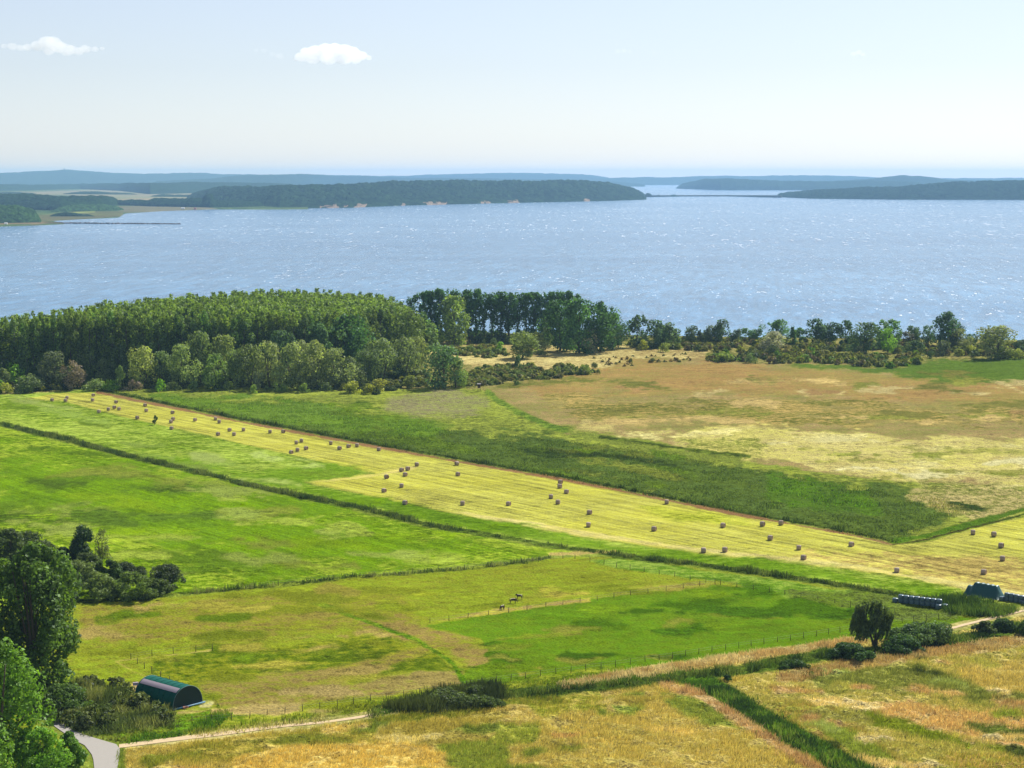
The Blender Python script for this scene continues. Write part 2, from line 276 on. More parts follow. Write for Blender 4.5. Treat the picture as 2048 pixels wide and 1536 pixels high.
# (polygon or line, width or None, colA, colB, feather, warp, rough, streak, relief m)
LAY = [
 # far side, beside the bay
 ([(Lf, 600), (R, 600), (R, 800), (Lf, 800)], None, (120, 125, 60), (160, 140, 85), 4, 4, .8, 0, .3),
 ([(Lf, 600), (600, 650), (860, 668), (880, 700), (820, 740), (700, 778), (Lf, 785)], None, (45, 60, 30), (60, 75, 35), 6, 4, .8, 0, .3),
 ([(860, 686), (1000, 680), (1250, 690), (1420, 700), (1400, 735), (1200, 745), (950, 735), (850, 715)], None, (186, 152, 96), (205, 178, 118), 6, 6, .6, 0, .2),
 ([(960, 775), (1040, 764), (1150, 757), (1240, 735), (1300, 712), (1560, 724), (1850, 722), (R, 700), (R, 1000), (2048, 975), (1800, 966), (1620, 945), (1500, 925), (1400, 912), (1300, 880), (1130, 868), (1060, 835), (990, 800)], None, (186, 150, 98), (134, 126, 68), 5, 5, .5, .1, .15),
 ([(1250, 722), (1560, 730), (2048, 760), (R, 770), (R, 830), (2048, 820), (1700, 800), (1350, 790), (1100, 790), (1020, 770)], None, (188, 142, 86), (150, 126, 68), 16, 14, .4, .1, .15),
 ([(1100, 800), (1500, 800), (2048, 812), (R, 820), (R, 860), (2048, 856), (1600, 850), (1200, 845)], None, (128, 124, 56), (176, 142, 82), 16, 18, .5, .1, .15),
 ([(1560, 728), (1740, 730), (1850, 722), (2048, 714), (R, 700), (R, 775), (2048, 772), (1900, 765), (1760, 750)], None, (105, 145, 42), (92, 125, 42), 8, 8, .5, 0, .2),
 ([(1240, 862), (1500, 856), (1800, 872), (2048, 880), (R, 890), (R, 985), (2048, 972), (1800, 960), (1620, 935), (1500, 915), (1350, 890)], None, (222, 196, 124), (196, 178, 98), 9, 14, .6, .1, .25),
 ([(1300, 868), (1520, 872), (1560, 900), (1500, 925), (1400, 900)], None, (158, 162, 72), (190, 172, 96), 14, 14, .8, 0, .3),
 # dark green field and its lighter margins
 ([(195, 784), (300, 776), (560, 775), (700, 782), (860, 776), (960, 778), (1000, 800), (1060, 838), (1130, 868), (1300, 885), (1400, 912), (1560, 938), (1800, 964), (2048, 972), (R, 985), (R, 1010), (2048, 1036), (1785, 1092), (1560, 1046), (900, 922)], None, (132, 150, 58), (150, 165, 62), 3, 3, .5, 0, .25),
 ([(300, 800), (560, 795), (700, 825), (900, 862), (1060, 868), (1250, 893), (1400, 930), (1560, 948), (1750, 968), (1880, 985), (1960, 1010), (1880, 1045), (1785, 1092), (1560, 1046), (900, 922), (480, 845)], None, (104, 136, 44), (86, 116, 44), 10, 14, .85, 0, .3),
 ([(300, 790), (620, 796), (800, 828), (900, 855), (820, 880), (480, 838)], None, (118, 165, 38), (104, 142, 44), 16, 12, .7, 0, .25),
 ([(1540, 950), (1640, 958), (1740, 975), (1760, 1020), (1640, 1030), (1540, 1000)], None, (104, 158, 24), (82, 118, 34), 14, 14, .8, 0, .3),
 ([(780, 796), (880, 782), (970, 792), (985, 818), (900, 832), (760, 822)], None, (158, 142, 104), (140, 145, 76), 12, 10, .7, 0, .2),
 ([(1850, 960), (2048, 972), (R, 985), (R, 1010), (2048, 1028), (1960, 1040), (1880, 1020), (1820, 990)], None, (150, 150, 76), (176, 152, 98), 14, 14, .9, 0, .3),
 ([(1120, 850), (1230, 868), (1350, 900), (1480, 915), (1480, 925), (1300, 905), (1150, 875)], None, (140, 160, 62), (120, 140, 52), 10, 8, .8, 0, .3),
 ([(1170, 842), (1230, 845), (1230, 862), (1150, 860)], None, (206, 178, 112), (190, 170, 100), 8, 6, .6, 0, .2),
 # hay strip
 ([(50, 796), (110, 785), (195, 782)] + HAYTOP[1:] + [(1850, 1084), (1950, 1058), (2048, 1034), (R, 890), (R, 1330), (2048, 1200), (1900, 1172), (1700, 1140), (1400, 1108), (1150, 1072), (1000, 1047), (900, 1026), (780, 1000), (680, 980), (606, 965), (660, 956), (748, 947), (700, 937), (640, 924), (420, 872), (250, 834), (130, 802)], None, (202, 192, 92), (182, 172, 70), 2, 1.2, .25, 1, .08),
 ([(1280, 1012), (1400, 1028), (1520, 1050), (1440, 1052), (1330, 1036)], None, (150, 165, 40), (170, 172, 60), 14, 8, .3, .8, .08),
 ([(1700, 1105), (2048, 1120), (R, 1150), (R, 1330), (2048, 1200), (1800, 1158), (1500, 1120)], None, (200, 165, 92), (202, 184, 92), 16, 14, .3, 1, .08),
 ([(610, 965), (680, 962), (760, 955), (830, 938), (850, 925), (760, 945), (700, 954)], None, (226, 196, 120), (214, 192, 104), 5, 3, .3, .3, .05),
 ([(1500, 1118), (1400, 1106), (1150, 1071), (1000, 1046), (900, 1025), (930, 1022), (1150, 1060), (1400, 1096), (1700, 1128), (2048, 1186), (2048, 1198), (1700, 1140)], None, (226, 202, 128), (206, 182, 104), 4, 3, .3, .8, .05),
 # bright meadows on the left
 ([(Lf, 770), (0, 788), (110, 783), (200, 778), (190, 784), (110, 786), (50, 797), (130, 803), (250, 835), (420, 873), (640, 925), (748, 947), (606, 965), (780, 1001), (1000, 1048), (1150, 1073), (1400, 1109), (1700, 1142), (1920, 1178), (1930, 1200), (1750, 1180), (1400, 1130), (1130, 1096), (860, 1052), (640, 1000), (400, 945), (240, 908), (0, 848), (Lf, 720)], None, (124, 168, 32), (160, 192, 70), 2.5, 1.5, .3, .7, .1),
 ([(200, 890), (500, 940), (640, 925), (745, 946), (610, 964), (760, 1000), (1150, 1075), (1700, 1143), (1900, 1178), (1900, 1200), (1100, 1090), (640, 995), (400, 942)], None, (108, 160, 18), (120, 165, 34), 14, 10, .25, .3, .1),
 ([(Lf, 730), (0, 852), (240, 912), (400, 950), (640, 1006), (860, 1058), (1000, 1082), (1150, 1104), (1000, 1126), (760, 1148), (560, 1168), (370, 1190), (160, 1206), (Lf, 1280)], None, (116, 164, 14), (150, 184, 46), 2.5, 2, .45, .8, .15),
 ([(0, 900), (300, 925), (640, 1010), (900, 1070), (1080, 1100), (760, 1140), (500, 1140), (200, 1080), (0, 1000)], None, (130, 184, 8), (100, 146, 18), 40, 40, .4, .7, .15),
 ([(Lf, 990), (60, 1020), (220, 1035), (240, 1050), (60, 1050), (Lf, 1060)], None, (92, 130, 26), (120, 165, 20), 14, 10, .4, .2, .15),
 # pasture
 ([(150, 1210), (370, 1192), (760, 1150), (1000, 1128), (1160, 1112), (1250, 1115), (1600, 1165), (1900, 1215), (2040, 1228), (1900, 1262), (1750, 1282), (1400, 1322), (1250, 1346), (1000, 1388), (750, 1436), (560, 1454), (240, 1495), (Lf, 1500), (Lf, 1280)], None, (152, 158, 46), (136, 162, 34), 3, 2, .4, 0, .12),
 ([(440, 1200), (640, 1190), (800, 1200), (900, 1245), (700, 1270), (440, 1270), (200, 1290), (160, 1230)], None, (160, 138, 62), (134, 138, 36), 20, 20, .4, 0, .12),
 ([(650, 1235), (800, 1225), (920, 1262), (1000, 1300), (960, 1350), (860, 1300), (720, 1262)], None, (168, 136, 74), (136, 132, 42), 14, 14, .4, 0, .1),
 ([(250, 1326), (420, 1298), (600, 1282), (760, 1270), (880, 1300), (925, 1345), (700, 1350), (560, 1368), (400, 1368), (350, 1370)], None, (104, 138, 20), (132, 140, 30), 12, 12, .4, 0, .1),
 ([(400, 1368), (520, 1350), (640, 1342), (700, 1370), (680, 1395), (500, 1418), (430, 1412)], None, (166, 136, 74), (136, 132, 46), 12, 8, .4, 0, .1),
 ([(700, 1372), (800, 1345), (925, 1342), (922, 1362), (860, 1376), (740, 1392)], None, (170, 142, 78), (140, 145, 45), 8, 8, .4, 0, .1),
 ([(640, 1335), (760, 1312), (860, 1280), (900, 1298), (800, 1330), (700, 1348)], None, (160, 135, 66), (150, 140, 45), 9, 8, .4, 0, .1),
 ([(828, 1252), (1000, 1224), (1200, 1196), (1300, 1182), (1430, 1165), (1540, 1186), (1720, 1218), (1900, 1232), (2040, 1226), (1900, 1262), (1740, 1280), (1400, 1320), (1240, 1346), (1000, 1386), (930, 1396), (930, 1340), (990, 1320), (960, 1280)], None, (118, 162, 26), (98, 146, 18), 4, 4, .35, 0, .12),
 ([(1160, 1118), (1300, 1122), (1600, 1168), (1900, 1215), (1860, 1232), (1640, 1204), (1480, 1172), (1300, 1148)], None, (112, 166, 30), (140, 178, 62), 5, 5, .4, 0, .15),
 ([(1560, 1180), (1760, 1190), (1960, 1215), (2030, 1220), (1900, 1240), (1760, 1232), (1640, 1206)], None, (120, 150, 56), (106, 140, 34), 8, 8, .7, 0, .25),
 ([(1030, 1340), (1080, 1332), (1092, 1342), (1040, 1352)], None, (172, 146, 66), (150, 150, 50), 5, 5, .4, 0, .1),
 ([(980, 1274), (1160, 1262), (1165, 1270), (990, 1282)], None, (140, 142, 52), (120, 150, 30), 5, 6, .4, 0, .1),
 ([(1190, 1180), (1300, 1168), (1420, 1160), (1480, 1166), (1430, 1172), (1240, 1192)], None, (172, 152, 70), (150, 155, 50), 6, 6, .4, 0, .1),
 ([(1010, 1216), (1180, 1196), (1180, 1203), (880, 1245), (860, 1243)], None, (188, 152, 88), (170, 155, 60), 3, 3, .4, 0, .1),
 ([(585, 1190), (640, 1208), (740, 1245), (830, 1278), (905, 1325), (935, 1375)], 5, (98, 152, 18), (120, 160, 30), 3, 2, .6, 0, .25),
 ([(232, 1322), (262, 1318), (420, 1300)], 1.2, (190, 164, 90), (160, 152, 60), 2, 1, .3, 0, .05),
 ([(232, 1322), (262, 1340), (345, 1370)], 1.6, (196, 170, 94), (170, 156, 66), 2, 1, .3, 0, .05),
 ([(262, 1366), (290, 1362), (284, 1400), (262, 1396)], None, (220, 176, 116), (206, 168, 104), 4, 3, .3, 0, .03),
 ([(400, 1398), (428, 1402), (420, 1414), (400, 1412)], None, (220, 206, 160), (196, 176, 104), 3, 3, .3, 0, .03),
 # verge beneath the pasture
 ([(360, 1440), (760, 1398), (1000, 1362), (1250, 1330), (1250, 1348), (1000, 1392), (760, 1428), (560, 1448), (380, 1462)], None, (120, 158, 28), (150, 155, 48), 6, 6, .5, 0, .15),
 # dry ground along the lower edge
 ([(238, 1497), (330, 1484), (560, 1455), (700, 1440), (1000, 1396), (1250, 1352), (1700, 1282), (1900, 1266), (2060, 1222), (R, 1100), (R, 2600), (310, 2600), (225, 1640)], None, (208, 172, 96), (184, 158, 80), 3, 3, .8, 0, .35),
 ([(240, 1520), (480, 1476), (800, 1450), (860, 1475), (700, 1500), (400, 1530)], None, (150, 146, 56), (178, 150, 66), 14, 12, .8, 0, .35),
 ([(480, 1500), (900, 1470), (880, 1600), (400, 1620)], None, (206, 162, 84), (222, 184, 104), 16, 14, .6, 0, .35),
 ([(880, 1492), (920, 1466), (975, 1478), (1010, 1520), (1040, 1560), (960, 1580), (900, 1530)], None, (140, 164, 56), (150, 148, 62), 14, 16, .9, 0, .3),
 ([(990, 1455), (1070, 1458), (1060, 1480), (990, 1475)], None, (138, 158, 54), (160, 156, 62), 10, 12, .9, 0, .3),
 ([(1222, 1412), (1250, 1388), (1290, 1384), (1286, 1410), (1262, 1430), (1230, 1425)], None, (142, 170, 66), (150, 152, 62), 9, 10, .9, 0, .3),
 ([(1310, 1382), (1380, 1388), (1440, 1420), (1480, 1460), (1420, 1455), (1340, 1410)], None, (136, 158, 60), (150, 148, 60), 10, 10, .9, 0, .3),
 ([(1040, 1400), (1200, 1385), (1215, 1420), (1090, 1430)], None, (150, 156, 50), (186, 158, 74), 9, 9, .8, 0, .3),
 ([(1440, 1375), (1520, 1350), (1700, 1322), (1860, 1300), (2048, 1285), (R, 1200), (R, 2600), (1950, 1700), (1720, 1548), (1560, 1448)], None, (172, 160, 76), (200, 170, 98), 8, 8, .95, 0, .4),
 ([(1620, 1345), (1800, 1330), (1950, 1355), (2048, 1375), (R, 1380), (R, 1450), (2048, 1440), (1900, 1390), (1760, 1390), (1640, 1375)], None, (118, 130, 56), (150, 146, 70), 12, 12, 1, 0, .4),
 ([(1900, 1330), (2040, 1320), (R, 1300), (R, 1380), (2048, 1390), (1920, 1360)], None, (208, 172, 98), (186, 156, 84), 12, 12, .7, 0, .35),
 ([(1740, 1405), (1820, 1398), (1960, 1420), (R, 1450), (R, 1520), (2048, 1500), (1900, 1470), (1760, 1440)], None, (222, 182, 120), (196, 146, 92), 8, 10, .9, 0, .45),
 ([(1720, 1425), (1820, 1440), (1960, 1490), (2048, 1500), (2048, 1512), (1840, 1480), (1740, 1450)], None, (140, 158, 32), (116, 130, 34), 8, 8, .9, 0, .35),
 ([(1880, 1490), (2048, 1512), (R, 1530), (R, 1700), (1980, 1600), (1880, 1520)], None, (206, 164, 96), (150, 150, 44), 10, 12, .9, 0, .45),
 ([(1500, 1400), (1640, 1400), (1700, 1440), (1780, 1500), (1860, 1560), (1800, 1600), (1640, 1490)], None, (186, 148, 80), (156, 150, 62), 10, 10, .9, 0, .4),
 ([(1660, 1440), (1760, 1500), (1840, 1560), (1760, 1540), (1650, 1470)], None, (150, 165, 60), (136, 150, 56), 8, 8, .9, 0, .35),
 # ditches, verges and reeds
 ([(1120, 1374), (1260, 1345), (1420, 1322), (1560, 1302), (1720, 1280)], 7, (210, 176, 114), (196, 164, 104), 4, 3, .8, 0, .3),
 ([(1560, 1362), (1660, 1340), (1800, 1318), (1960, 1296), (2120, 1275), (2500, 1230)], 8, (206, 170, 108), (184, 148, 94), 4, 4, .9, 0, .4),
 (REED2, 12, (72, 102, 34), (92, 124, 34), 5, 4, .9, 0, .3),
 (REED3, 22, (66, 104, 30), (84, 130, 30), 6, 4, .9, 0, .3),
 (RUST, 10, (214, 170, 120), (196, 152, 100), 5, 4, .9, 0, .4),
 ([(700, 1442), (900, 1425), (1000, 1405), (1120, 1402)], 6, (120, 140, 40), (166, 146, 60), 5, 5, .8, 0, .3),
 (DITCH, 5, (66, 92, 28), (92, 122, 36), 3, 2, .9, 0, .2),
 ([(1100, 1109), (1170, 1106), (1230, 1104)], 3, (206, 170, 104), (186, 156, 88), 3, 3, .5, 0, .1),
 ([(150, 1206), (260, 1196), (370, 1188), (560, 1170), (700, 1156), (820, 1147), (960, 1136), (1100, 1118)], 3, (84, 112, 34), (120, 140, 44), 2, 2, .9, 0, .2),
 (HAYTOP, 2.6, (168, 122, 84), (140, 96, 62), 1.5, 1.5, .6, 0, .05),
 ([(x + 4, y - 5) for x, y in HAYTOP], 2.2, (58, 76, 26), (70, 96, 30), 1.5, 1, .8, 0, .1),  # ditch shade painted as a dark line above the hay edge
 ([(1785, 1090), (1850, 1080), (1950, 1053), (2048, 1028), (2400, 940)], 2, (84, 70, 36), (72, 96, 30), 1.5, 1, .8, 0, .1),
 ([(2048, 1018), (1950, 1045), (1860, 1070), (1785, 1084)], 5, (98, 148, 26), (84, 124, 30), 3, 2, .8, 0, .2),
 ([(975, 785), (1000, 805), (1060, 835), (1130, 860)], 6, (104, 146, 44), (124, 160, 50), 4, 3, .7, 0, .2),
 ([(1200, 872), (1330, 892), (1420, 905), (1500, 913)], 3, (72, 96, 30), (104, 130, 40), 2, 2, .8, 0, .2),
 ([(0, 700), (40, 695)], 3, (80, 100, 50), (80, 100, 50), 2, 2, .5, 0, .1),
 (TRACK, 8, (180, 168, 96), (206, 180, 120), 4, 2, .3, 0, .0),
 (TRACK2, 8, (180, 168, 96), (206, 180, 120), 4, 2, .3, 0, .0),
 # left corner
 ([(Lf, 1380), (80, 1385), (180, 1370), (260, 1390), (350, 1430), (380, 1460), (240, 1485), (180, 1470), (60, 1420), (Lf, 1410)], None, (84, 110, 44), (96, 124, 44), 6, 5, .9, 0, .3),
 ([(180, 1470), (360, 1430), (420, 1420), (430, 1455), (240, 1488)], None, (130, 158, 42), (100, 148, 24), 6, 5, .8, 0, .2),
]
def blobs(n, region, pal, wr, hr, seed, fe=8, wa=9, ro=.6, stk=0, rel=.15, tilt=0.0):
    rr = random.Random(seed); xs_ = [p[0] for p in region]; ys_ = [p[1] for p in region]; k = 0; out = []
    while k < n:
        x = rr.uniform(max(min(xs_), -400), min(max(xs_), 2450)); y = rr.uniform(min(ys_), max(ys_))
        if seg_dist(np.array([x]), np.array([y]), region)[0] < 3: continue
        k += 1; w = rr.uniform(*wr) / 2; h = rr.uniform(*hr) / 2; ph = rr.uniform(0, 6.28); c = rr.choice(pal)
        poly = []
        for i in range(12):
            a = 2 * math.pi * i / 12; q = 1 + .35 * math.sin(2 * a + ph) + .2 * math.sin(3 * a - ph)
            dx = w * q * math.cos(a); poly.append((x + dx, y + h * q * math.sin(a) + dx * tilt + .06 * dx * dx / w * math.sin(ph)))
        kk = rr.uniform(.82, 1.05); c2 = tuple(int(v * kk) for v in c); out.append((poly, None, c, c2, fe * rr.uniform(.7, 1.6), wa, ro, stk, rel))
    return out
_st = [i for i, l in enumerate(LAY) if l[0] is DITCH or l[0] is REED2][0]
_ins = blobs(46, [(1120, 770), (1300, 730), (2048, 745), (2450, 760), (2450, 870), (2048, 866), (1500, 850), (1200, 845)], [(196, 160, 100), (118, 116, 54), (132, 124, 60), (178, 134, 84), (206, 176, 118), (140, 140, 62)], (50, 260), (5, 16), 1, 7, 9, .6)
_ins += blobs(40, [(1260, 870), (1500, 862), (2048, 888), (2450, 895), (2450, 980), (2048, 970), (1620, 930), (1380, 890)], [(232, 210, 146), (222, 200, 132), (168, 160, 80), (148, 152, 66), (196, 170, 104), (236, 216, 160)], (60, 300), (3, 11), 2, 5, 8, .7)
_ins += blobs(44, [(0, 870), (300, 935), (640, 1020), (900, 1070), (1080, 1100), (760, 1140), (400, 1170), (60, 1060)], [(104, 146, 24), (92, 130, 30), (138, 186, 18), (158, 190, 62), (132, 150, 50), (150, 178, 70)], (60, 220), (8, 26), 3, 12, 12, .45, .3, .15, .05)
_ins += blobs(16, [(0, 795), (120, 800), (420, 880), (700, 945), (560, 985), (300, 915), (0, 840)], [(150, 190, 70), (116, 156, 34), (172, 200, 96)], (50, 160), (5, 14), 4, 8, 8, .35, .3, .1, .12)
_ins += blobs(40, [(180, 1215), (700, 1165), (1160, 1120), (1300, 1180), (850, 1250), (920, 1340), (700, 1420), (420, 1440), (180, 1300)], [(176, 146, 78), (164, 150, 58), (122, 142, 28), (136, 148, 34), (182, 150, 90), (106, 142, 20)], (40, 170), (5, 16), 5, 9, 9, .5, 0, .1)
_ins += blobs(30, [(900, 1260), (1300, 1190), (1480, 1170), (1700, 1225), (1860, 1240), (1400, 1310), (1000, 1375)], [(84, 132, 12), (120, 164, 22), (76, 122, 16), (130, 152, 40), (146, 148, 56)], (40, 200), (6, 18), 6, 9, 9, .5, 0, .1)
_ins += blobs(95, [(1450, 1380), (1700, 1325), (2048, 1290), (2450, 1240), (2450, 1700), (2048, 1640), (1760, 1560), (1560, 1450)], [(222, 184, 122), (226, 190, 130), (214, 172, 112), (206, 158, 104), (104, 122, 46), (146, 164, 50), (178, 164, 84), (92, 108, 44), (232, 200, 140), (170, 180, 96)], (30, 150), (5, 17), 7, 6, 9, 1, 0, .5, .08)
_ins += blobs(50, [(260, 1510), (560, 1465), (1000, 1410), (1300, 1385), (1600, 1520), (1600, 1620), (260, 1620)], [(216, 178, 104), (228, 196, 128), (150, 150, 58), (176, 150, 72), (206, 158, 98), (132, 152, 54)], (30, 160), (6, 20), 8, 8, 10, .8, 0, .35, -.05)
_ins += blobs(26, [(480, 800), (700, 800), (1060, 850), (1400, 915), (1900, 975), (1990, 1020), (1780, 1080), (1340, 990), (900, 910)], [(104, 140, 36), (66, 92, 34), (130, 146, 54), (112, 150, 30)], (40, 160), (5, 14), 9, 7, 9, .9, 0, .3, .15)
LAY[_st:_st] = _ins
LAY.append(([(Lf, 1310), (0, 1385), (100, 1418), (160, 1458), (250, 1484), (250, 1560), (290, 1700), (330, 2100), (140, 2100), (172, 1700), (180, 1540), (172, 1500), (60, 1440), (-20, 1408), (Lf, 1345)], None, (140, 160, 60), (120, 150, 50), 3, 1, .3, 0, .0))
def paint(px, py, wx, wy):
    sh = px.shape
    w1 = fbm(wx / 14, wy / 22, 50, 4) - .5; w2 = fbm(wx / 3.1, wy / 5, 80, 3) - .5
    A = np.tile(srgb((128, 160, 50)), sh + (1,)); B = np.tile(srgb((140, 160, 60)), sh + (1,)); X = np.zeros(sh + (3,)); X[..., 0] = .5; X[..., 2] = .2
    for poly, wd_, ca, cb, fe, wa, ro, stk, rel in LAY:
        pp = np.array(poly); m = 1.2 * (wd_ or 0) + fe + wa * 1.5 + 2
        bb = (px > pp[:, 0].min() - m) & (px < pp[:, 0].max() + m) & (py > pp[:, 1].min() - m) & (py < pp[:, 1].max() + m)
        if not bb.any(): continue
        x = px[bb]; y = py[bb]
        d = seg_dist(x, y, poly) if wd_ is None else wd_ - seg_dist(x, y, poly, False)
        d = d + (w1[bb] * 1.6 + w2[bb] * .9) * wa * 2
        k = np.clip(d / fe + .5, 0, 1); k = k * k * (3 - 2 * k); k1 = k[:, None]
        A[bb] = A[bb] * (1 - k1) + srgb(ca) * k1; B[bb] = B[bb] * (1 - k1) + srgb(cb) * k1
        X[bb] = X[bb] * (1 - k1) + np.array([ro, stk, rel]) * k1
    out = []
    for c in (A, B):
        g = np.clip((c[..., 1] - c[..., 0]) / (c[..., 1] + 1e-6) * 2.6, 0, 1); rd = np.clip((c[..., 0] - c[..., 1]) / (c[..., 0] + 1e-6) * 3, 0, 1)
        c = c.copy(); c[..., 1] *= 1 - .26 * g + .07 * rd; c[..., 0] *= .94 - .06 * g - .04 * rd; c[..., 2] *= .86 + .16 * rd; out.append(c / KCOL)
    return out[0], out[1], X
def a4(a): return np.concatenate([a, np.ones(a.shape[:-1] + (1,))], -1)
def grid_faces(nr, nc):
    i = (np.arange(nr - 1)[:, None] * nc + np.arange(nc - 1)[None]).ravel()
    return np.stack([i, i + 1, i + nc + 1, i + nc], 1)
SHORE = [(-4000, 960), (-700, 800), (0, 742), (200, 715), (400, 692), (600, 672), (800, 664), (1000, 664), (1250, 668), (1500, 672), (2050, 678), (2700, 690), (6000, 740)]
def und(x, y): return .5 * (fbm(x / 90, y / 90, 31, 2) - .5)
def build_ground():
    xs = np.concatenate([np.linspace(-3200, -520, 36), np.arange(-460, 2510, 2.6), np.linspace(2560, 5200, 36)])
    vs = np.concatenate([np.linspace(0, 1, 560) ** 1.0])
    rows = np.concatenate([np.zeros(1), np.cumsum(np.full(610, 1.0))])
    ys_rel = rows / rows[-1]                        # 0 shore .. 1 bottom of the painted part
    sh = np.interp(xs, [p[0] for p in SHORE], [p[1] for p in SHORE])
    PXg = np.tile(xs, (len(rows), 1)); PYg = sh[None] + (1560 - sh[None]) * ys_rel[:, None]
    ext = 1560 + (np.linspace(0, 1, 60)[1:] ** 1.6) * 2600
    PXg = np.vstack([PXg, np.tile(xs, (len(ext), 1))]); PYg = np.vstack([PYg, np.tile(ext[:, None], (1, len(xs)))])
    wx, wy = G(PXg, PYg)
    A, B, X = paint(PXg, PYg, wx, wy)
    z = X[..., 2] * (fbm(wx / 1.7, wy / 1.7, 3, 3) - .5) * 2.8 + X[..., 2] * (fbm(wx / 6, wy / 6, 13, 2) - .5) * 2.4
    z += und(wx, wy)
    z[0] = -1.2; z[1] = np.minimum(z[1], -.2)
    V = np.stack([wx, wy, z], -1).reshape(-1, 3)
    Fq = grid_faces(*PXg.shape)[:, ::-1]
    me = np_mesh('ground', V, Fq, M_ground, {'colA': ('FLOAT_COLOR', a4(A).reshape(-1, 4)), 'colB': ('FLOAT_COLOR', a4(B).reshape(-1, 4)), 'tx': ('FLOAT_COLOR', a4(X).reshape(-1, 4))}, True)
    struct(link('ground', me))
build_ground()
# water: one sheet out to the horizon
W = 52000.0
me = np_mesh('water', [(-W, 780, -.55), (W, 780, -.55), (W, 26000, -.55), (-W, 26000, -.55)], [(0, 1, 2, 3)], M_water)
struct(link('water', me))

# ------------------------------------------------------------------ far country
def prof(p, x): return np.interp(x, [a[0] for a in p], [a[1] for a in p])
def ridge(name, top, base, depth, nx, nd, bump, cell, colA, var, kind, jag=0.0, sc=.5, mat=None, edge=0, pwr=.5):
    """wooded ridge: heightfield whose crest shows at the rows `top` and whose foot stands at the rows `base`"""
    x0, x1 = top[0][0], top[-1][0]
    px = np.linspace(x0, x1, nx); s = np.linspace(0, 1, nd)
    tp = prof(top, px); bs = prof(base, px); tp = tp - np.minimum(np.interp(px, [x0, x0 + 30, x1 - 30, x1], [0, 1, 1, 0]), 1) * (fbm(px / 34, px * 0 + depth, 9, 4) - .5) * min(3.4, abs(float(np.mean(bs - tp))) * .22)
    X0, Y0 = G(px, bs); dx = X0 / Y0
    Y = Y0[None] + s[:, None] * depth; X = dx[None] * Y
    yc = Y0 + sc * depth; zc = np.maximum(ZAT(tp, yc), 1.0)
    r = np.where(s < sc, np.maximum(1 - (1 - s / sc) ** 2, 0) ** pwr, np.cos((s - sc) / (1 - sc) * math.pi / 2))[:, None]
    big = fbm(X / (depth * .25), Y / (depth * .25), 5, 3) - .5
    gul = np.abs(fbm(X / 130, Y / 260, 15, 3) - .5) * 2
    z = zc[None] * np.clip(r * (1 + jag * big) - jag * .8 * (1 - gul) ** 2 * r * (1 - r) * 2, 0, 1.03)
    d, iv = worley(X / cell, Y / cell, 3); bmp = np.sqrt(np.maximum(1 - (d / .95) ** 2, 0))
    e = np.clip(r * 3, 0, 1) * np.clip(np.minimum(px - x0, x1 - px) / (6.0) + .1, 0, 1)[None]
    z = z * np.clip(np.minimum(px - x0, x1 - px) / 14 + .05, 0, 1)[None] ** .5
    z = z - bump * .5 * e + bump * bmp * e * (.6 + .8 * iv) - .6 * (e < .02)
    col = alb(colA)[None, None] * (1 + var * (iv - .5) + .5 * big)[..., None]
    if edge:
        k = (fbm(X / 45, Y / 400, 8, 3) > .60) & (px[None] > 640) & (z < edge * (1 + 2 * (iv - .3)))
        col = np.where(k[..., None], alb((164, 144, 122))[None, None], col)
    z[0] = -.8; z[-1] = -2
    V = np.stack([X, Y, z], -1).reshape(-1, 3)
    me = np_mesh(name, V, grid_faces(nd, nx), mat or M_canopy, {'colA': ('FLOAT_COLOR', a4(col).reshape(-1, 4))}, True)
    o = link(name, me); o['kind'] = kind
    return o
GRN = (50, 70, 46)
# farthest hills, left to right
ridge('far_hills', [(-900, 350), (-300, 347), (0, 347), (60, 344), (100, 342), (134, 341), (170, 343), (230, 347), (300, 349), (370, 346), (450, 349), (560, 351), (640, 350), (760, 352), (900, 348), (1000, 347), (1100, 347), (1160, 349), (1200, 353), (1230, 357)], [(-900, 373), (1230, 369)], 4000, 700, 30, 5, 60, GRN, .4, 'structure', .2)
ridge('far_hills', [(1150, 357), (1230, 355), (1330, 355), (1440, 352), (1520, 353), (1640, 351), (1740, 355), (1800, 357), (1900, 357), (2048, 356), (2500, 354), (2900, 352)], [(1150, 370), (2900, 369)], 4000, 500, 30, 5, 60, GRN, .4, 'structure', .1)
ridge('far_hills', [(300, 364), (420, 358), (500, 351), (600, 350), (700, 352), (840, 356), (1000, 358), (1150, 361), (1240, 364), (1290, 369)], [(300, 376), (1290, 373)], 2500, 500, 30, 6, 40, GRN, .4, 'structure', .2)
ridge('far_hills', [(1540, 371), (1600, 366), (1700, 361), (1740, 357), (1765, 356), (1800, 352), (1850, 354), (1900, 360), (1960, 362), (2048, 362), (2500, 357), (2900, 362)], [(1540, 377), (2900, 377)], 1800, 400, 30, 6, 35, GRN, .4, 'structure', .1)
ridge('far_hills', [(1352, 374), (1362, 369), (1385, 363), (1410, 358), (1470, 359), (1560, 363), (1660, 364), (1760, 363), (1850, 366)], [(1352, 377), (1440, 380), (1850, 380)], 1100, 400, 36, 8, 25, GRN, .4, 'structure', .1)
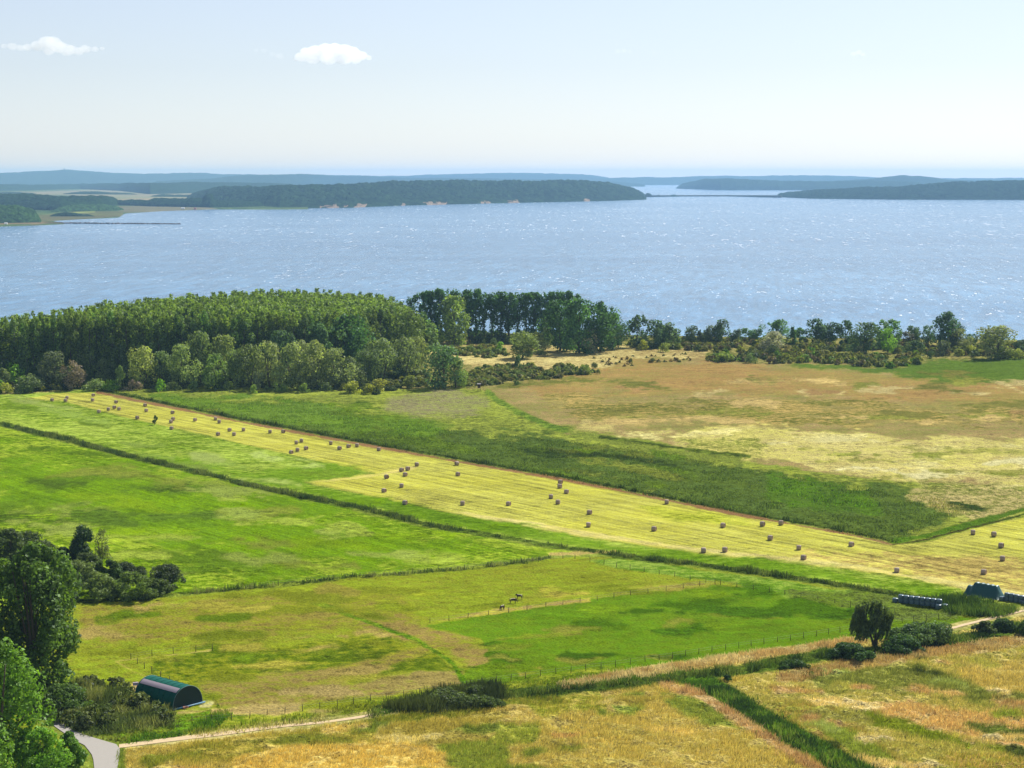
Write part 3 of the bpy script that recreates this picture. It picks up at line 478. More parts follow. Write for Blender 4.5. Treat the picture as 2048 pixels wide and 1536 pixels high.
# wooded headlands across the bay
ridge('far_forest', [(372, 396), (400, 388), (430, 381), (470, 377), (560, 374), (640, 371), (760, 367), (900, 366), (1000, 366), (1090, 364), (1180, 367), (1225, 370), (1262, 379), (1284, 388), (1293, 396)], [(372, 404), (430, 410), (560, 417), (700, 415), (800, 411), (1000, 406), (1200, 402), (1293, 399)], 1500, 900, 190, 13, 19, (44, 64, 38), 1.1, 'stuff', .35, .62, edge=4.5, pwr=1.0)
ridge('far_forest', [(1555, 393), (1575, 388), (1600, 386), (1640, 383), (1720, 379), (1800, 376), (1880, 370), (1960, 366), (2048, 365), (2300, 362), (2700, 366)], [(1555, 394), (1620, 397), (1800, 399), (2700, 400)], 1300, 700, 120, 12, 19, (40, 60, 42), 1.0, 'stuff', .2, .6, pwr=.8)
# far shore on the left: low land with fields
FSH = [(-900, 456), (0, 452), (90, 449), (128, 447), (100, 441), (150, 438), (238, 434), (246, 428), (250, 426), (330, 421), (420, 418), (560, 418)]
LAYF = [
 ([(-900, 360), (700, 360), (700, 470), (-900, 470)], (70, 96, 56), (96, 112, 64), 3),
 ([(-200, 392), (0, 387), (60, 386), (160, 382), (200, 381), (300, 386), (430, 388), (520, 398), (500, 406), (340, 402), (240, 400), (120, 392), (-100, 396)], (176, 158, 130), (128, 134, 92), 3),
 ([(210, 402), (300, 400), (530, 404), (530, 410), (240, 410)], (190, 170, 130), (150, 146, 100), 2),
 ([(235, 414), (300, 412), (420, 415), (440, 420), (240, 426)], (140, 134, 104), (112, 112, 80), 2),
 ([(80, 432), (150, 424), (245, 424), (250, 432), (120, 442), (60, 452)], (118, 112, 78), (104, 110, 64), 2),
 ([(150, 425), (190, 424), (190, 427), (130, 428)], (150, 160, 80), (150, 160, 80), 1.5),
 ([(-900, 447), (80, 444), (130, 447), (-900, 458)], (160, 132, 102), (140, 118, 88), 2),
]
xs = np.arange(-900, 620, 4.0); PYg = np.linspace(366, 458, 190)[:, None] * np.ones((1, len(xs))); PXg = np.tile(xs, (190, 1))
wx, wy = G(PXg, PYg)
A = np.tile(srgb((90, 110, 60)), PXg.shape + (1,)); B = A.copy(); X = np.zeros(PXg.shape + (3,)); X[..., 0] = .4
wn = fbm(wx / 120, wy / 300, 60, 3) - .5
for poly, ca, cb, fe in LAYF:
    k = np.clip((seg_dist(PXg, PYg, poly) + wn * 5) / fe + .5, 0, 1)[..., None]
    A = A * (1 - k) + srgb(ca) * k; B = B * (1 - k) + srgb(cb) * k
land = seg_dist(PXg, PYg, [(-900, 300), (700, 300), (700, 417)] + FSH[::-1])
z = np.clip(land * .8, -3, 1.2) + np.clip((430 - PYg) * .12, 0, 5)* (land > 0)
me = np_mesh('far_shore', np.stack([wx, wy, z], -1).reshape(-1, 3), grid_faces(*PXg.shape)[:, ::-1], M_fargr, {'colA': ('FLOAT_COLOR', a4(A / KCOL).reshape(-1, 4)), 'colB': ('FLOAT_COLOR', a4(B / KCOL).reshape(-1, 4)), 'tx': ('FLOAT_COLOR', a4(X).reshape(-1, 4))}, True)
struct(link('far_shore', me))
FG = (44, 66, 38)
ridge('far_forest', [(-900, 369), (0, 370), (60, 371), (120, 369), (240, 368), (400, 367), (520, 367), (600, 371)], [(-900, 384), (0, 384), (160, 380), (240, 384), (300, 391), (430, 388), (600, 384)], 1500, 600, 60, 8, 22, FG, .4, 'stuff', .2)
ridge('far_forest', [(-900, 394), (-200, 394), (0, 390), (60, 390), (110, 393), (150, 391), (200, 394), (240, 398)], [(-900, 424), (0, 420), (120, 423), (200, 420), (240, 412)], 700, 420, 90, 7, 14, FG, .5, 'stuff', .4)
ridge('far_forest', [(205, 402), (230, 401), (290, 402), (310, 398), (360, 399), (405, 399), (412, 391), (424, 391), (430, 401), (470, 404), (530, 405)], [(205, 411), (300, 415), (420, 417), (530, 415)], 260, 420, 50, 5, 12, FG, .5, 'stuff', .2)
ridge('far_forest', [(120, 389), (150, 385), (190, 384), (225, 386), (262, 388), (280, 390)], [(120, 391), (280, 392)], 300, 220, 24, 5, 12, FG, .5, 'stuff', .3)
ridge('far_forest', [(296, 394), (320, 390), (370, 391), (410, 390), (440, 394)], [(296, 396), (440, 397)], 260, 200, 24, 5, 12, FG, .5, 'stuff', .3)
ridge('far_forest', [(-20, 388), (10, 385), (50, 386), (80, 388)], [(-20, 389.5), (80, 390)], 240, 160, 24, 5, 12, FG, .5, 'stuff', .3)
ridge('far_forest', [(100, 423), (118, 417), (150, 411), (200, 409), (232, 414), (250, 419)], [(100, 426), (170, 424), (250, 422)], 200, 240, 36, 4, 9, (64, 92, 50), .5, 'stuff', .3)
ridge('far_forest', [(98, 431), (110, 428), (130, 425), (150, 426), (165, 429), (180, 430), (192, 432)], [(98, 434), (192, 434)], 60, 160, 18, 2, 6, FG, .5, 'stuff', .3)
ridge('far_forest', [(-900, 412), (-200, 414), (-60, 412), (0, 413), (30, 414), (55, 420), (72, 424), (83, 438)], [(-900, 450), (0, 448), (83, 446)], 300, 520, 100, 5, 8, (58, 84, 44), .6, 'stuff', .4)
ridge('far_forest', [(1285, 389), (1292, 386), (1300, 386), (1307, 390)], [(1285, 393), (1307, 393)], 120, 40, 12, 3, 10, GRN, .3, 'stuff')
ridge('far_forest', [(1312, 391), (1316, 388), (1320, 389), (1324, 392)], [(1312, 393), (1324, 393)], 90, 24, 10, 3, 10, GRN, .3, 'stuff')
ridge('far_forest', [(1338, 391), (1344, 389), (1352, 390), (1358, 392)], [(1338, 393), (1358, 393)], 90, 24, 10, 3, 10, GRN, .3, 'stuff')
# low causeway between the headlands
mb = MB(); pts = [GV(x, y) for x, y in ((1285, 394), (1360, 392.5), (1460, 392.5), (1500, 393.5), (1560, 395))]
mb.tube([(p.x, p.y, .4) for p in pts], [7, 5, 5, 7, 9], 8)
struct(link('far_causeway', mb.mesh('far_causeway', plain('dark_bank', (90, 92, 80), .9, .2, .05), True)))
# boulder breakwater in the bay on the left
mb = MB(); r_ = random.Random(4)
for i in range(150):
    x = 95 + 265 * (i / 149) ** .9; p = GV(x + r_.uniform(-1, 1), 446.2 + .006 * (x - 95) + r_.uniform(-.25, .25))
    s_ = r_.uniform(.9, 2.2) * (1 - .5 * i / 150)
    mb.tube([(p.x - s_, p.y, -.9), (p.x - s_ * .6, p.y, .5), (p.x + s_ * .6, p.y, .7), (p.x + s_, p.y, -.9)], [s_ * .7, s_, s_, s_ * .6], 6)
tag(link('breakwater', mb.mesh('breakwater', plain('boulders', (176, 146, 124), .9, .3, .2))), 'long low line of brown boulders running into the bay on the left', 'breakwater')

# ------------------------------------------------------------------ foliage builders
def leaf_quads(P, N, size, rs, stretch=None):
    """one small folded-free quad per point; N roughly the facing"""
    n = len(P); N = N + rs.normal(0, .55, (n, 3)); N /= np.linalg.norm(N, axis=1)[:, None] + 1e-9
    up = rs.normal(0, 1, (n, 3)) if stretch is None else np.tile(np.array(stretch[0], float), (n, 1)) + rs.normal(0, .18, (n, 3))
    U = np.cross(N, up); U /= np.linalg.norm(U, axis=1)[:, None] + 1e-9; Vv = np.cross(N, U)
    s = (size * rs.uniform(.55, 1.35, n))[:, None]; a = 1.0 if stretch is None else stretch[1]
    k = rs.uniform(.5, 1, (n, 1))
    V = np.stack([P - Vv * s * a, P + U * s * k, P + Vv * s * a, P - U * s * .8], 1).reshape(-1, 3)
    Q = np.arange(4 * n).reshape(n, 4)
    rn = np.repeat(np.clip(rs.normal(.5, .22, n), 0, 1), 4)
    return V, Q, rn
def lobed(profile, H, Rw, nl, lr, npts, leaf, seed, z0=.1, flat=1.0, upw=0.25, gaps=0.0, zdist=1.0):
    """points on a crown made of many rounded clumps; profile(t) gives the crown radius at height t"""
    rs = np.random.default_rng(seed)
    t = z0 + (1 - z0) * rs.uniform(0, 1, nl) ** zdist; rr = np.array([profile(a) for a in t]) * Rw
    th = rs.uniform(0, 2 * math.pi, nl); ph = rs.uniform(0, 6.28, 4)
    rr = rr * (1 + .20 * np.sin(2 * th + ph[0]) + .14 * np.sin(3 * th + ph[1] + 5 * t) + .10 * np.sin(9 * t + ph[2] + th)); q = np.sqrt(rs.uniform(.1, 1, nl))
    lrad = lr * Rw * rs.uniform(.5, 1.3, nl) * (.45 + .55 * rr / Rw)
    off = np.maximum(rr - lrad * .55, 0) * q * rs.uniform(.8, 1.12, nl)
    cx, cyy, cz = off * np.cos(th), off * np.sin(th), t * H
    cz = np.minimum(cz, H - lrad * flat * .8)
    w = lrad ** 2; idx = rs.choice(nl, npts, p=w / w.sum())
    d = rs.normal(0, 1, (npts, 3)); d /= np.linalg.norm(d, axis=1)[:, None]
    rad = lrad[idx] * rs.uniform(.25, 1, npts) ** .35
    P = np.stack([cx[idx], cyy[idx], cz[idx]], 1) + d * rad[:, None] * np.array([1, 1, flat])
    ok = P[:, 2] > .01 * H; P = P[ok]; d = d[ok]; idx = idx[ok]
    N = d + np.array([0, 0, upw])
    V, Q, rn = leaf_quads(P, N, leaf, rs)
    lob = rs.uniform(-.24, .24, nl); rn = np.clip(rn + np.repeat(lob[idx], 4), 0, 1)
    return V, Q, rn, (cx, cyy, cz)
def trunk_mb(H, Rw, centres, seed, r0=.018, z1=.8, nb=7, lean=0.0, stems=1):
    rs = random.Random(seed); mb = MB()
    for k in range(stems):
        a0 = rs.uniform(0, 6.28); sp = 0 if stems == 1 else Rw * .45
        pts = [(math.cos(a0) * sp * j + lean * Rw * j + rs.uniform(-.02, .02) * Rw, math.sin(a0) * sp * j, H * z1 * j - .3 * (j == 0)) for j in (0, .25, .5, .75, 1)]
        mb.tube(pts, [H * r0 * q for q in (1.25, .9, .7, .45, .15)], 7)
    ids = list(range(len(centres[0]))); rs.shuffle(ids)
    for i in ids[:nb]:
        c = [float(centres[j][i]) for j in range(3)]; zb = c[2] * rs.uniform(.35, .6)
        b = (lean * Rw * zb / (H * z1), 0, zb)
        mid = [(b[j] + c[j]) / 2 for j in range(3)]
        mb.tube([b, mid, c], [H * r0 * .4, H * r0 * .28, H * r0 * .1], 5)
    return mb
def P_pop(t): return (math.sin(min(max(t, 0), 1) ** .8 * math.pi) ** .55) * (1.0 if t < .55 else 1.02) if 0 < t < 1 else .05
def P_round(t): return math.sqrt(max(1 - (2 * t - .95) ** 2 * .95, .02))
def P_dome(t): return math.sqrt(max(1 - t ** 2, .02))
def P_cone(t): return max(.06, (1 - t) ** .7) * min(1, t * 7 + .3)
PROTO = {}
def proto(kind, n, fn):
    PROTO[kind] = []
    for i in range(n):
        cr, tr, W0, H0 = fn(i)
        V, Q, rn = cr; V = V / np.array([W0, W0, H0])
        cme = np_mesh(kind + '_crown', V, Q, M_leaf, {'rnd': ('FLOAT', rn)})
        tme = None
        if tr is not None:
            tr.v = [(a / W0, b / W0, c / H0) for a, b, c in tr.v]; tme = tr.mesh(kind + '_trunk', M_bark, True)
        PROTO[kind].append((cme, tme))
def mk(profile, H, W0, nl, lr, npts, leaf, z0, flat, tr=True, zd=1.0, **tk):
    def fn(i):
        V, Q, rn, c = lobed(profile, H, W0 / 2, nl, lr, npts, leaf, 100 * nl + npts + i, z0, flat, zdist=zd)
        return (V, Q, rn), (trunk_mb(H, W0 / 2, c, i, **tk) if tr else None), W0, H
    return fn
def P_nar(t): return .2 if t >= 1 else min(1, (1 - t) ** .45 * 1.5) * min(1, t * 6 + .4)
proto('plantation', 5, mk(P_pop, 27, 7.0, 44, .40, 1500, .42, .04, 1.25, r0=.010))
proto('poplar', 5, mk(P_pop, 27, 8.5, 40, .38, 1500, .5, .2, 1.8, r0=.011, z1=.92, nb=8))
def P_row(t): return (.35 + .65 * min(1, (t - .2) / .3)) * math.sqrt(max(.02, 1 - max(0, (t - .6) / .42) ** 2.2)) if t > .2 else .4
proto('row', 5, mk(P_row, 27, 10, 40, .36, 1700, .5, .15, 1.5, r0=.013, z1=.92, nb=10))
proto('broad', 4, mk(P_round, 20, 17, 60, .30, 3200, .5, .08, 1.15, r0=.018))
proto('willow', 5, mk(P_round, 15, 13.5, 30, .38, 2600, .40, .04, 1.15, r0=.02, stems=2))
proto('small', 4, mk(P_round, 10, 7.5, 30, .34, 1500, .34, .05, 1.2, r0=.018))
proto('cone', 2, mk(P_cone, 14, 7, 34, .36, 1400, .38, .05, 1.3, r0=.014))
proto('bush', 6, mk(P_dome, 3.2, 5.2, 26, .34, 900, .2, .02, .9, tr=False, zd=.8))
def tree(kind, px, pyb, top, w, col, label, cat='tree', group=None, name=None, yoff=0.0, parts=True, rz=None):
    x, y = G(px, pyb); x = float(x); y = float(y) + yoff
    m = HC / (pyb - HOR)                      # metres per photo pixel there
    H = (pyb - top) * m * 1.03; Wd = w * m * (1.25 if kind == 'small' else 1.12)
    v = random.choice(PROTO[kind])
    nm = name or {'bush': 'bush', 'willow': 'willow_tree', 'plantation': 'poplar_tree', 'poplar': 'poplar_tree', 'row': 'poplar_tree'}.get(kind, 'broadleaf_tree')
    c = rgba(alb(col) * random.uniform(.9, 1.1) * (1.6 if sum(col) < 250 else 1.2 if sum(col) < 330 else 1.0))
    if v[1] is None or not parts:
        o = link(nm, v[0], loc=(x, y, 0)); o.scale = (Wd, Wd, H); o.rotation_euler.z = random.uniform(0, 6.28) if rz is None else rz; o.color = c
    else:
        o = link(nm, None, loc=(x, y, 0)); o.scale = (Wd, Wd, H); o.rotation_euler.z = random.uniform(0, 6.28) if rz is None else rz
        k = link('crown', v[0], o); k.color = c
        link('trunk', v[1], o)
    return tag(o, label, cat, group)

# colours of foliage as lit in the photo
POP = (112, 132, 58); DRK = (62, 90, 46); WIL = (150, 160, 98); SIL = (168, 168, 140); LIM = (128, 168, 48); YEL = (160, 164, 66); PUR = (142, 128, 112); OLV = (112, 130, 66)
# ------------------------------------------------------------------ poplar plantation
def plantation():
    base = [(-500, 800), (-150, 790), (0, 776), (100, 768), (300, 766), (450, 762), (600, 752), (700, 740), (780, 722), (860, 704)]
    back = [(-500, 800), (-200, 776), (0, 758), (100, 745), (200, 730), (300, 716), (400, 705), (500, 692), (560, 683), (620, 680), (760, 681), (800, 690), (860, 700)]
    ang = math.radians(-12); ca, sa = math.cos(ang), math.sin(ang); sp = 3.9; out = []
    for i in range(-90, 120):
        for j in range(0, 150):
            u = i * sp + (j % 2) * 2.2; v = j * sp * .86
            x = u * ca - v * sa - 60; y = 700 + u * sa + v * ca
            x += random.uniform(-1, 1); y += random.uniform(-1, 1)
            p, q = PX(x, y)
            if p < -470 or p > 862: continue
            if prof(back, p) < q < prof(base, p): out.append((x, y, p, q))
    return out
pl = plantation(); pl.sort(key=lambda a: a[1] - .0)
def htop(p):  # wanted outline of the far edge of the canopy
    return prof([(-500, 655), (0, 630), (100, 616), (200, 600), (300, 588), (400, 578), (460, 575), (600, 577), (700, 581), (770, 585), (800, 596), (830, 622), (860, 650)], p)
edge_limit = {}
for x, y, p, q in pl: edge_limit[int(p // 25)] = max(edge_limit.get(int(p // 25), 0), y)
solo = []; mass = []
lim_solo = 300
BASEL = [(-500, 800), (-150, 790), (0, 776), (100, 768), (300, 766), (450, 762), (600, 752), (700, 740), (780, 722), (860, 704)]
order = sorted(range(len(pl)), key=lambda i: prof(BASEL, pl[i][2]) - pl[i][3])
front_idx = [i for i in order if -60 < pl[i][2]][:lim_solo]; front_set = set(front_idx)
Vs, Qs, Rs, nV = [], [], [], 0
base_protos = []
rs0 = np.random.default_rng(5)
for i in range(4):
    V, Q, rn, c = lobed(P_pop, 27, 3.0, 28, .46, 420, .56, 900 + i, .25, 1.2)
    base_protos.append((V, Q, rn))
for i, (x, y, p, q) in enumerate(pl):
    yl = edge_limit[int(p // 25)]
    Hmax = ZAT(htop(p), yl); Hh = min(max(Hmax, 16), 31) * random.uniform(.86, 1.03)
    if i in front_set:
        v = random.choice(PROTO['plantation']); wdt = random.uniform(5.5, 8.5)
        col = np.array(random.choice([POP, POP, (100, 122, 66), (128, 146, 60), (98, 128, 56)])) * random.uniform(.82, 1.15)
        first = q > prof([(-500, 785), (0, 762), (300, 755), (600, 742), (860, 700)], p)
        o = link('poplar_tree', None if first else v[0], loc=(x, y, 0)); o.scale = (wdt, wdt, Hh); o.rotation_euler.z = random.uniform(0, 6.28)
        o.color = rgba(alb(col))
        if first: k = link('crown', v[0], o); k.color = rgba(alb(col)); link('trunk', v[1], o)
        tag(o, 'tall dark green poplar packed among its like in the big wood', 'tree', 'poplars of the plantation')
    else:
        V, Q, rn = base_protos[random.randrange(4)]; a = random.uniform(0, 6.28); s_ = random.uniform(.85, 1.3)
        M = np.array([[math.cos(a) * s_, -math.sin(a) * s_, 0], [math.sin(a) * s_, math.cos(a) * s_, 0], [0, 0, Hh / 27]])
        Vs.append(V @ M.T + np.array([x, y, 0])); Qs.append(Q + nV); nV += len(V); Rs.append(np.clip(rn + random.uniform(-.18, .18), 0, 1))
o = link('forest', np_mesh('forest', np.concatenate(Vs), np.concatenate(Qs), M_leaf, {'rnd': ('FLOAT', np.concatenate(Rs))}))
o.color = rgba(alb(POP)); o['kind'] = 'stuff'; o['label'] = 'dense canopy of the poplar wood rising towards the bay'; o['category'] = 'forest'
print('plantation', len(pl))

# ------------------------------------------------------------------ single trees: kind, x, foot, top, width, colour, label
T = [
 # row on the shore
 *[('row', x, 684 - .01 * (x - 830), t, 37, DRK, 'slim dark poplar in the row before the bay, gaps of water between the trunks', 'shore poplar row') for x, t in
   ((828, 592), (846, 586), (862, 584), (880, 580), (900, 580), (920, 582), (938, 582), (952, 580), (968, 586), (984, 586), (1002, 586), (1018, 587), (1036, 586), (1052, 588), (1068, 587), (1084, 586), (1100, 586), (1118, 583), (1136, 584), (1150, 590))],
 ('broad', 908, 690, 594, 78, OLV, 'large oval grey-green tree at the left end of the shore poplar row'),
 ('broad', 1120, 702, 602, 74, DRK, 'tall dark rounded tree, left part of the big clump on the shore'),
 ('broad', 1158, 706, 600, 80, DRK, 'broadest and tallest dark tree in the middle of the shore clump'),
 ('broad', 1200, 704, 606, 84, DRK, 'dark rounded tree right of centre in the shore clump'),
 ('broad', 1226, 698, 628, 60, (60, 84, 50), 'dark tree closing the right end of the shore clump'),
 ('willow', 1183, 706, 658, 46, SIL, 'silvery willow in front of the dark shore clump'),
 ('cone', 1096, 692, 638, 26, OLV, 'narrow grey-green tree at the left foot of the dark shore clump'),
 ('broad', 1045, 717, 663, 66, (126, 142, 78), 'round olive willow standing alone on the dry grass'),
 ('small', 1076, 704, 664, 34, WIL, 'small pale willow just behind the round olive one'),
 ('cone', 846, 706, 624, 56, (96, 124, 60), 'tapering green tree at the right-hand tip of the poplar wood'),
 ('cone', 866, 702, 646, 38, (120, 142, 66), 'light green pointed tree at the last corner of the poplar wood'),
 ('broad', 808, 722, 622, 78, OLV, 'bulky grey-green tree near the right end of the wood'),
 # in front of the plantation
 ('broad', 690, 742, 632, 90, DRK, 'massive dark tree jutting from the front of the wood'),
 ('broad', 640, 748, 648, 76, (70, 92, 56), 'big dull green tree behind the row of pale willows'),
 ('willow', 888, 776, 692, 78, (74, 96, 60), 'dark bulky willow standing forward at the right end of the wood'),
 ('willow', 912, 774, 716, 48, OLV, 'lower grey-green willow leaning on the dark bulky one'),
 ('willow', 765, 762, 678, 76, (122, 138, 84), 'pale willow left of the dark bulky one, in the wood margin'),
 ('willow', 808, 756, 676, 66, (126, 140, 88), 'pale willow with a ragged top between wood and scrub'),
 ('willow', 835, 742, 674, 44, WIL, 'small pale willow at the foot of the bulky grey-green tree'),
 ('willow', 500, 774, 690, 60, (128, 142, 84), 'first pale willow of the long row before the wood'),
 ('willow', 540, 776, 686, 66, WIL, 'second pale willow of the long row, bright crown'),
 ('willow', 585, 777, 690, 64, (134, 146, 88), 'third pale willow of the long row before the wood'),
 ('willow', 628, 777, 684, 70, WIL, 'tallest pale willow of the long row before the wood'),
 ('willow', 672, 776, 698, 66, (136, 148, 92), 'last pale willow of the long row, beside the massive dark tree'),
 ('willow', 430, 778, 710, 58, (122, 146, 70), 'green willow with a bare stem on the meadow edge'),
 ('willow', 366, 775, 690, 56, (126, 142, 84), 'tall upright willow left of the bare-stemmed one'),
 ('willow', 400, 768, 664, 60, (112, 128, 76), 'dull green willow behind the bare-stemmed one'),
 ('willow', 450, 768, 672, 60, (128, 140, 78), 'high pale willow standing half inside the wood'),
 ('willow', 287, 775, 694, 66, (156, 166, 88), 'bright yellow-green willow with a big billowing crown'),
 ('small', 240, 777, 733, 20, (126, 148, 76), 'slender little tree left of the bright billowing willow'),
 ('willow', 245, 766, 690, 42, (110, 128, 76), 'small grey-green willow pressed against the dark wood'),
 ('willow', 185, 766, 686, 52, (132, 146, 90), 'tall pale willow behind the purple-grey thicket'),
 ('willow', 208, 768, 718, 42, (124, 138, 84), 'lower pale willow to the right of the purple-grey thicket'),
 ('willow', 112, 776, 704, 62, (100, 110, 80), 'broad grey-green thorn tree in the left wood margin'),
 ('willow', 146, 778, 722, 52, PUR, 'rounded purple-grey tree on the meadow edge'),
 ('willow', 60, 782, 748, 62, (116, 132, 82), 'low wide grey willow at the left meadow corner'),
 ('small', 30, 774, 722, 44, LIM, 'bright lime green tree in the left wood margin'),
 ('small', 6, 780, 738, 36, (116, 130, 76), 'small grey-green tree at the left edge of the photo, below the wood'),
 ('small', -10, 786, 760, 40, LIM, 'low lime green tree at the left edge beside the meadow'),
 ('small', 70, 770, 728, 36, (86, 106, 66), 'dull green tree between the lime tree and the thorn tree'),
 ('willow', 322, 772, 704, 50, (104, 122, 74), 'dull willow between the bright billowing one and the tall upright one'),
 ('willow', 474, 772, 700, 52, (116, 134, 78), 'shaggy green willow left of the long pale row'),
 ('broad', 560, 762, 664, 70, (74, 96, 60), 'dark tree rising behind the second and third pale willow'),
 ('willow', 700, 774, 716, 50, (120, 134, 84), 'low pale willow at the foot of the massive dark tree'),
 ('willow', 730, 768, 700, 56, (108, 126, 74), 'grey-green willow right of the massive dark tree'),
 ('willow', 604, 768, 682, 54, (142, 152, 98), 'pale willow top showing between third and tallest of the row'),
 ('small', 265, 772, 724, 34, (84, 100, 66), 'dark small tree squeezed left of the bright billowing willow'),
 # trees on the right shore
 ('small', 1274, 694, 632, 42, (72, 92, 62), 'first dark tree right of the big shore clump'),
 ('small', 1312, 696, 640, 38, (74, 96, 62), 'dark tree second from the big shore clump'),
 ('small', 1338, 694, 646, 46, (80, 98, 66), 'broad dark tree third from the big shore clump'),
 ('small', 1383, 690, 650, 28, (78, 92, 66), 'small loose tree before the water, thin stems'),
 ('small', 1400, 690, 660, 14, (84, 96, 70), 'thin sapling right of the loose tree'),
 ('small', 1420, 688, 652, 34, (84, 98, 72), 'rounded tree joined to a taller one on the shore'),
 ('small', 1443, 688, 639, 30, (78, 98, 60), 'tall narrow tree above its rounded neighbour on the shore'),
 ('small', 1471, 688, 657, 24, (86, 100, 72), 'short dark oval tree right of the tall narrow one'),
 ('small', 1492, 684, 657, 26, (78, 106, 62), 'small tree with a flat top by the water'),
 ('small', 1512, 686, 656, 28, (80, 108, 64), 'small bushy tree left of the wide domed tree'),
 ('broad', 1556, 694, 641, 58, (72, 100, 58), 'wide domed dark tree in the middle of the right shore'),
 ('willow', 1548, 702, 664, 60, SIL, 'silver-grey willow in front of the wide domed tree'),
 ('cone', 1585, 694, 652, 26, (70, 96, 54), 'dark pointed tree at the right foot of the domed tree'),
 ('small', 1599, 688, 656, 30, (82, 110, 64), 'low tree before the gap in the shore trees'),
 ('small', 1633, 688, 638, 42, (66, 88, 60), 'first of three upright dark trees on the shore, the tallest'),
 ('small', 1661, 688, 643, 34, (66, 88, 60), 'middle one of three upright dark trees on the shore'),
 ('small', 1690, 690, 642, 36, (66, 88, 60), 'last of three upright dark trees on the shore'),
 ('broad', 1728, 706, 646, 62, (84, 104, 66), 'large tree with dark hollow crown right of the upright three'),
 ('small', 1775, 696, 640, 48, (86, 116, 58), 'green dome-shaped tree behind the bright one'),
 ('willow', 1776, 706, 658, 36, LIM, 'bright green tree in front of the dome-shaped one'),
 ('small', 1806, 692, 661, 36, (92, 92, 78), 'brownish grey tree left of the two small forked trees'),
 ('small', 1829, 690, 650, 32, (72, 92, 60), 'small forked tree before the water'),
 ('small', 1857, 690, 651, 22, (74, 96, 66), 'thin-stemmed little tree alone before the water'),
 ('broad', 1896, 696, 626, 72, (58, 84, 50), 'tallest dark tree on the right shore, water showing through it'),
 ('willow', 1918, 698, 658, 46, (118, 124, 84), 'grey-brown willow in front of the tallest shore tree'),
 ('small', 1942, 692, 668, 26, (64, 88, 50), 'small dark tree right of the tallest shore tree'),
 ('willow', 1993, 716, 653, 82, (124, 132, 84), 'big round grey-olive willow near the right edge'),
 ('small', 2042, 704, 680, 30, (60, 80, 50), 'dark tree at the right edge of the photo, by the water'),
 ('broad', 2130, 706, 650, 60, (84, 104, 66), 'dark tree beyond the right edge of the shore'),
]
for r in T:
    kind, x, b, tp, w, col, lab = r[:7]
    if x > 2100: continue
    tree(kind, x, b, tp, w, col, lab, group=r[7] if len(r) > 7 else None)

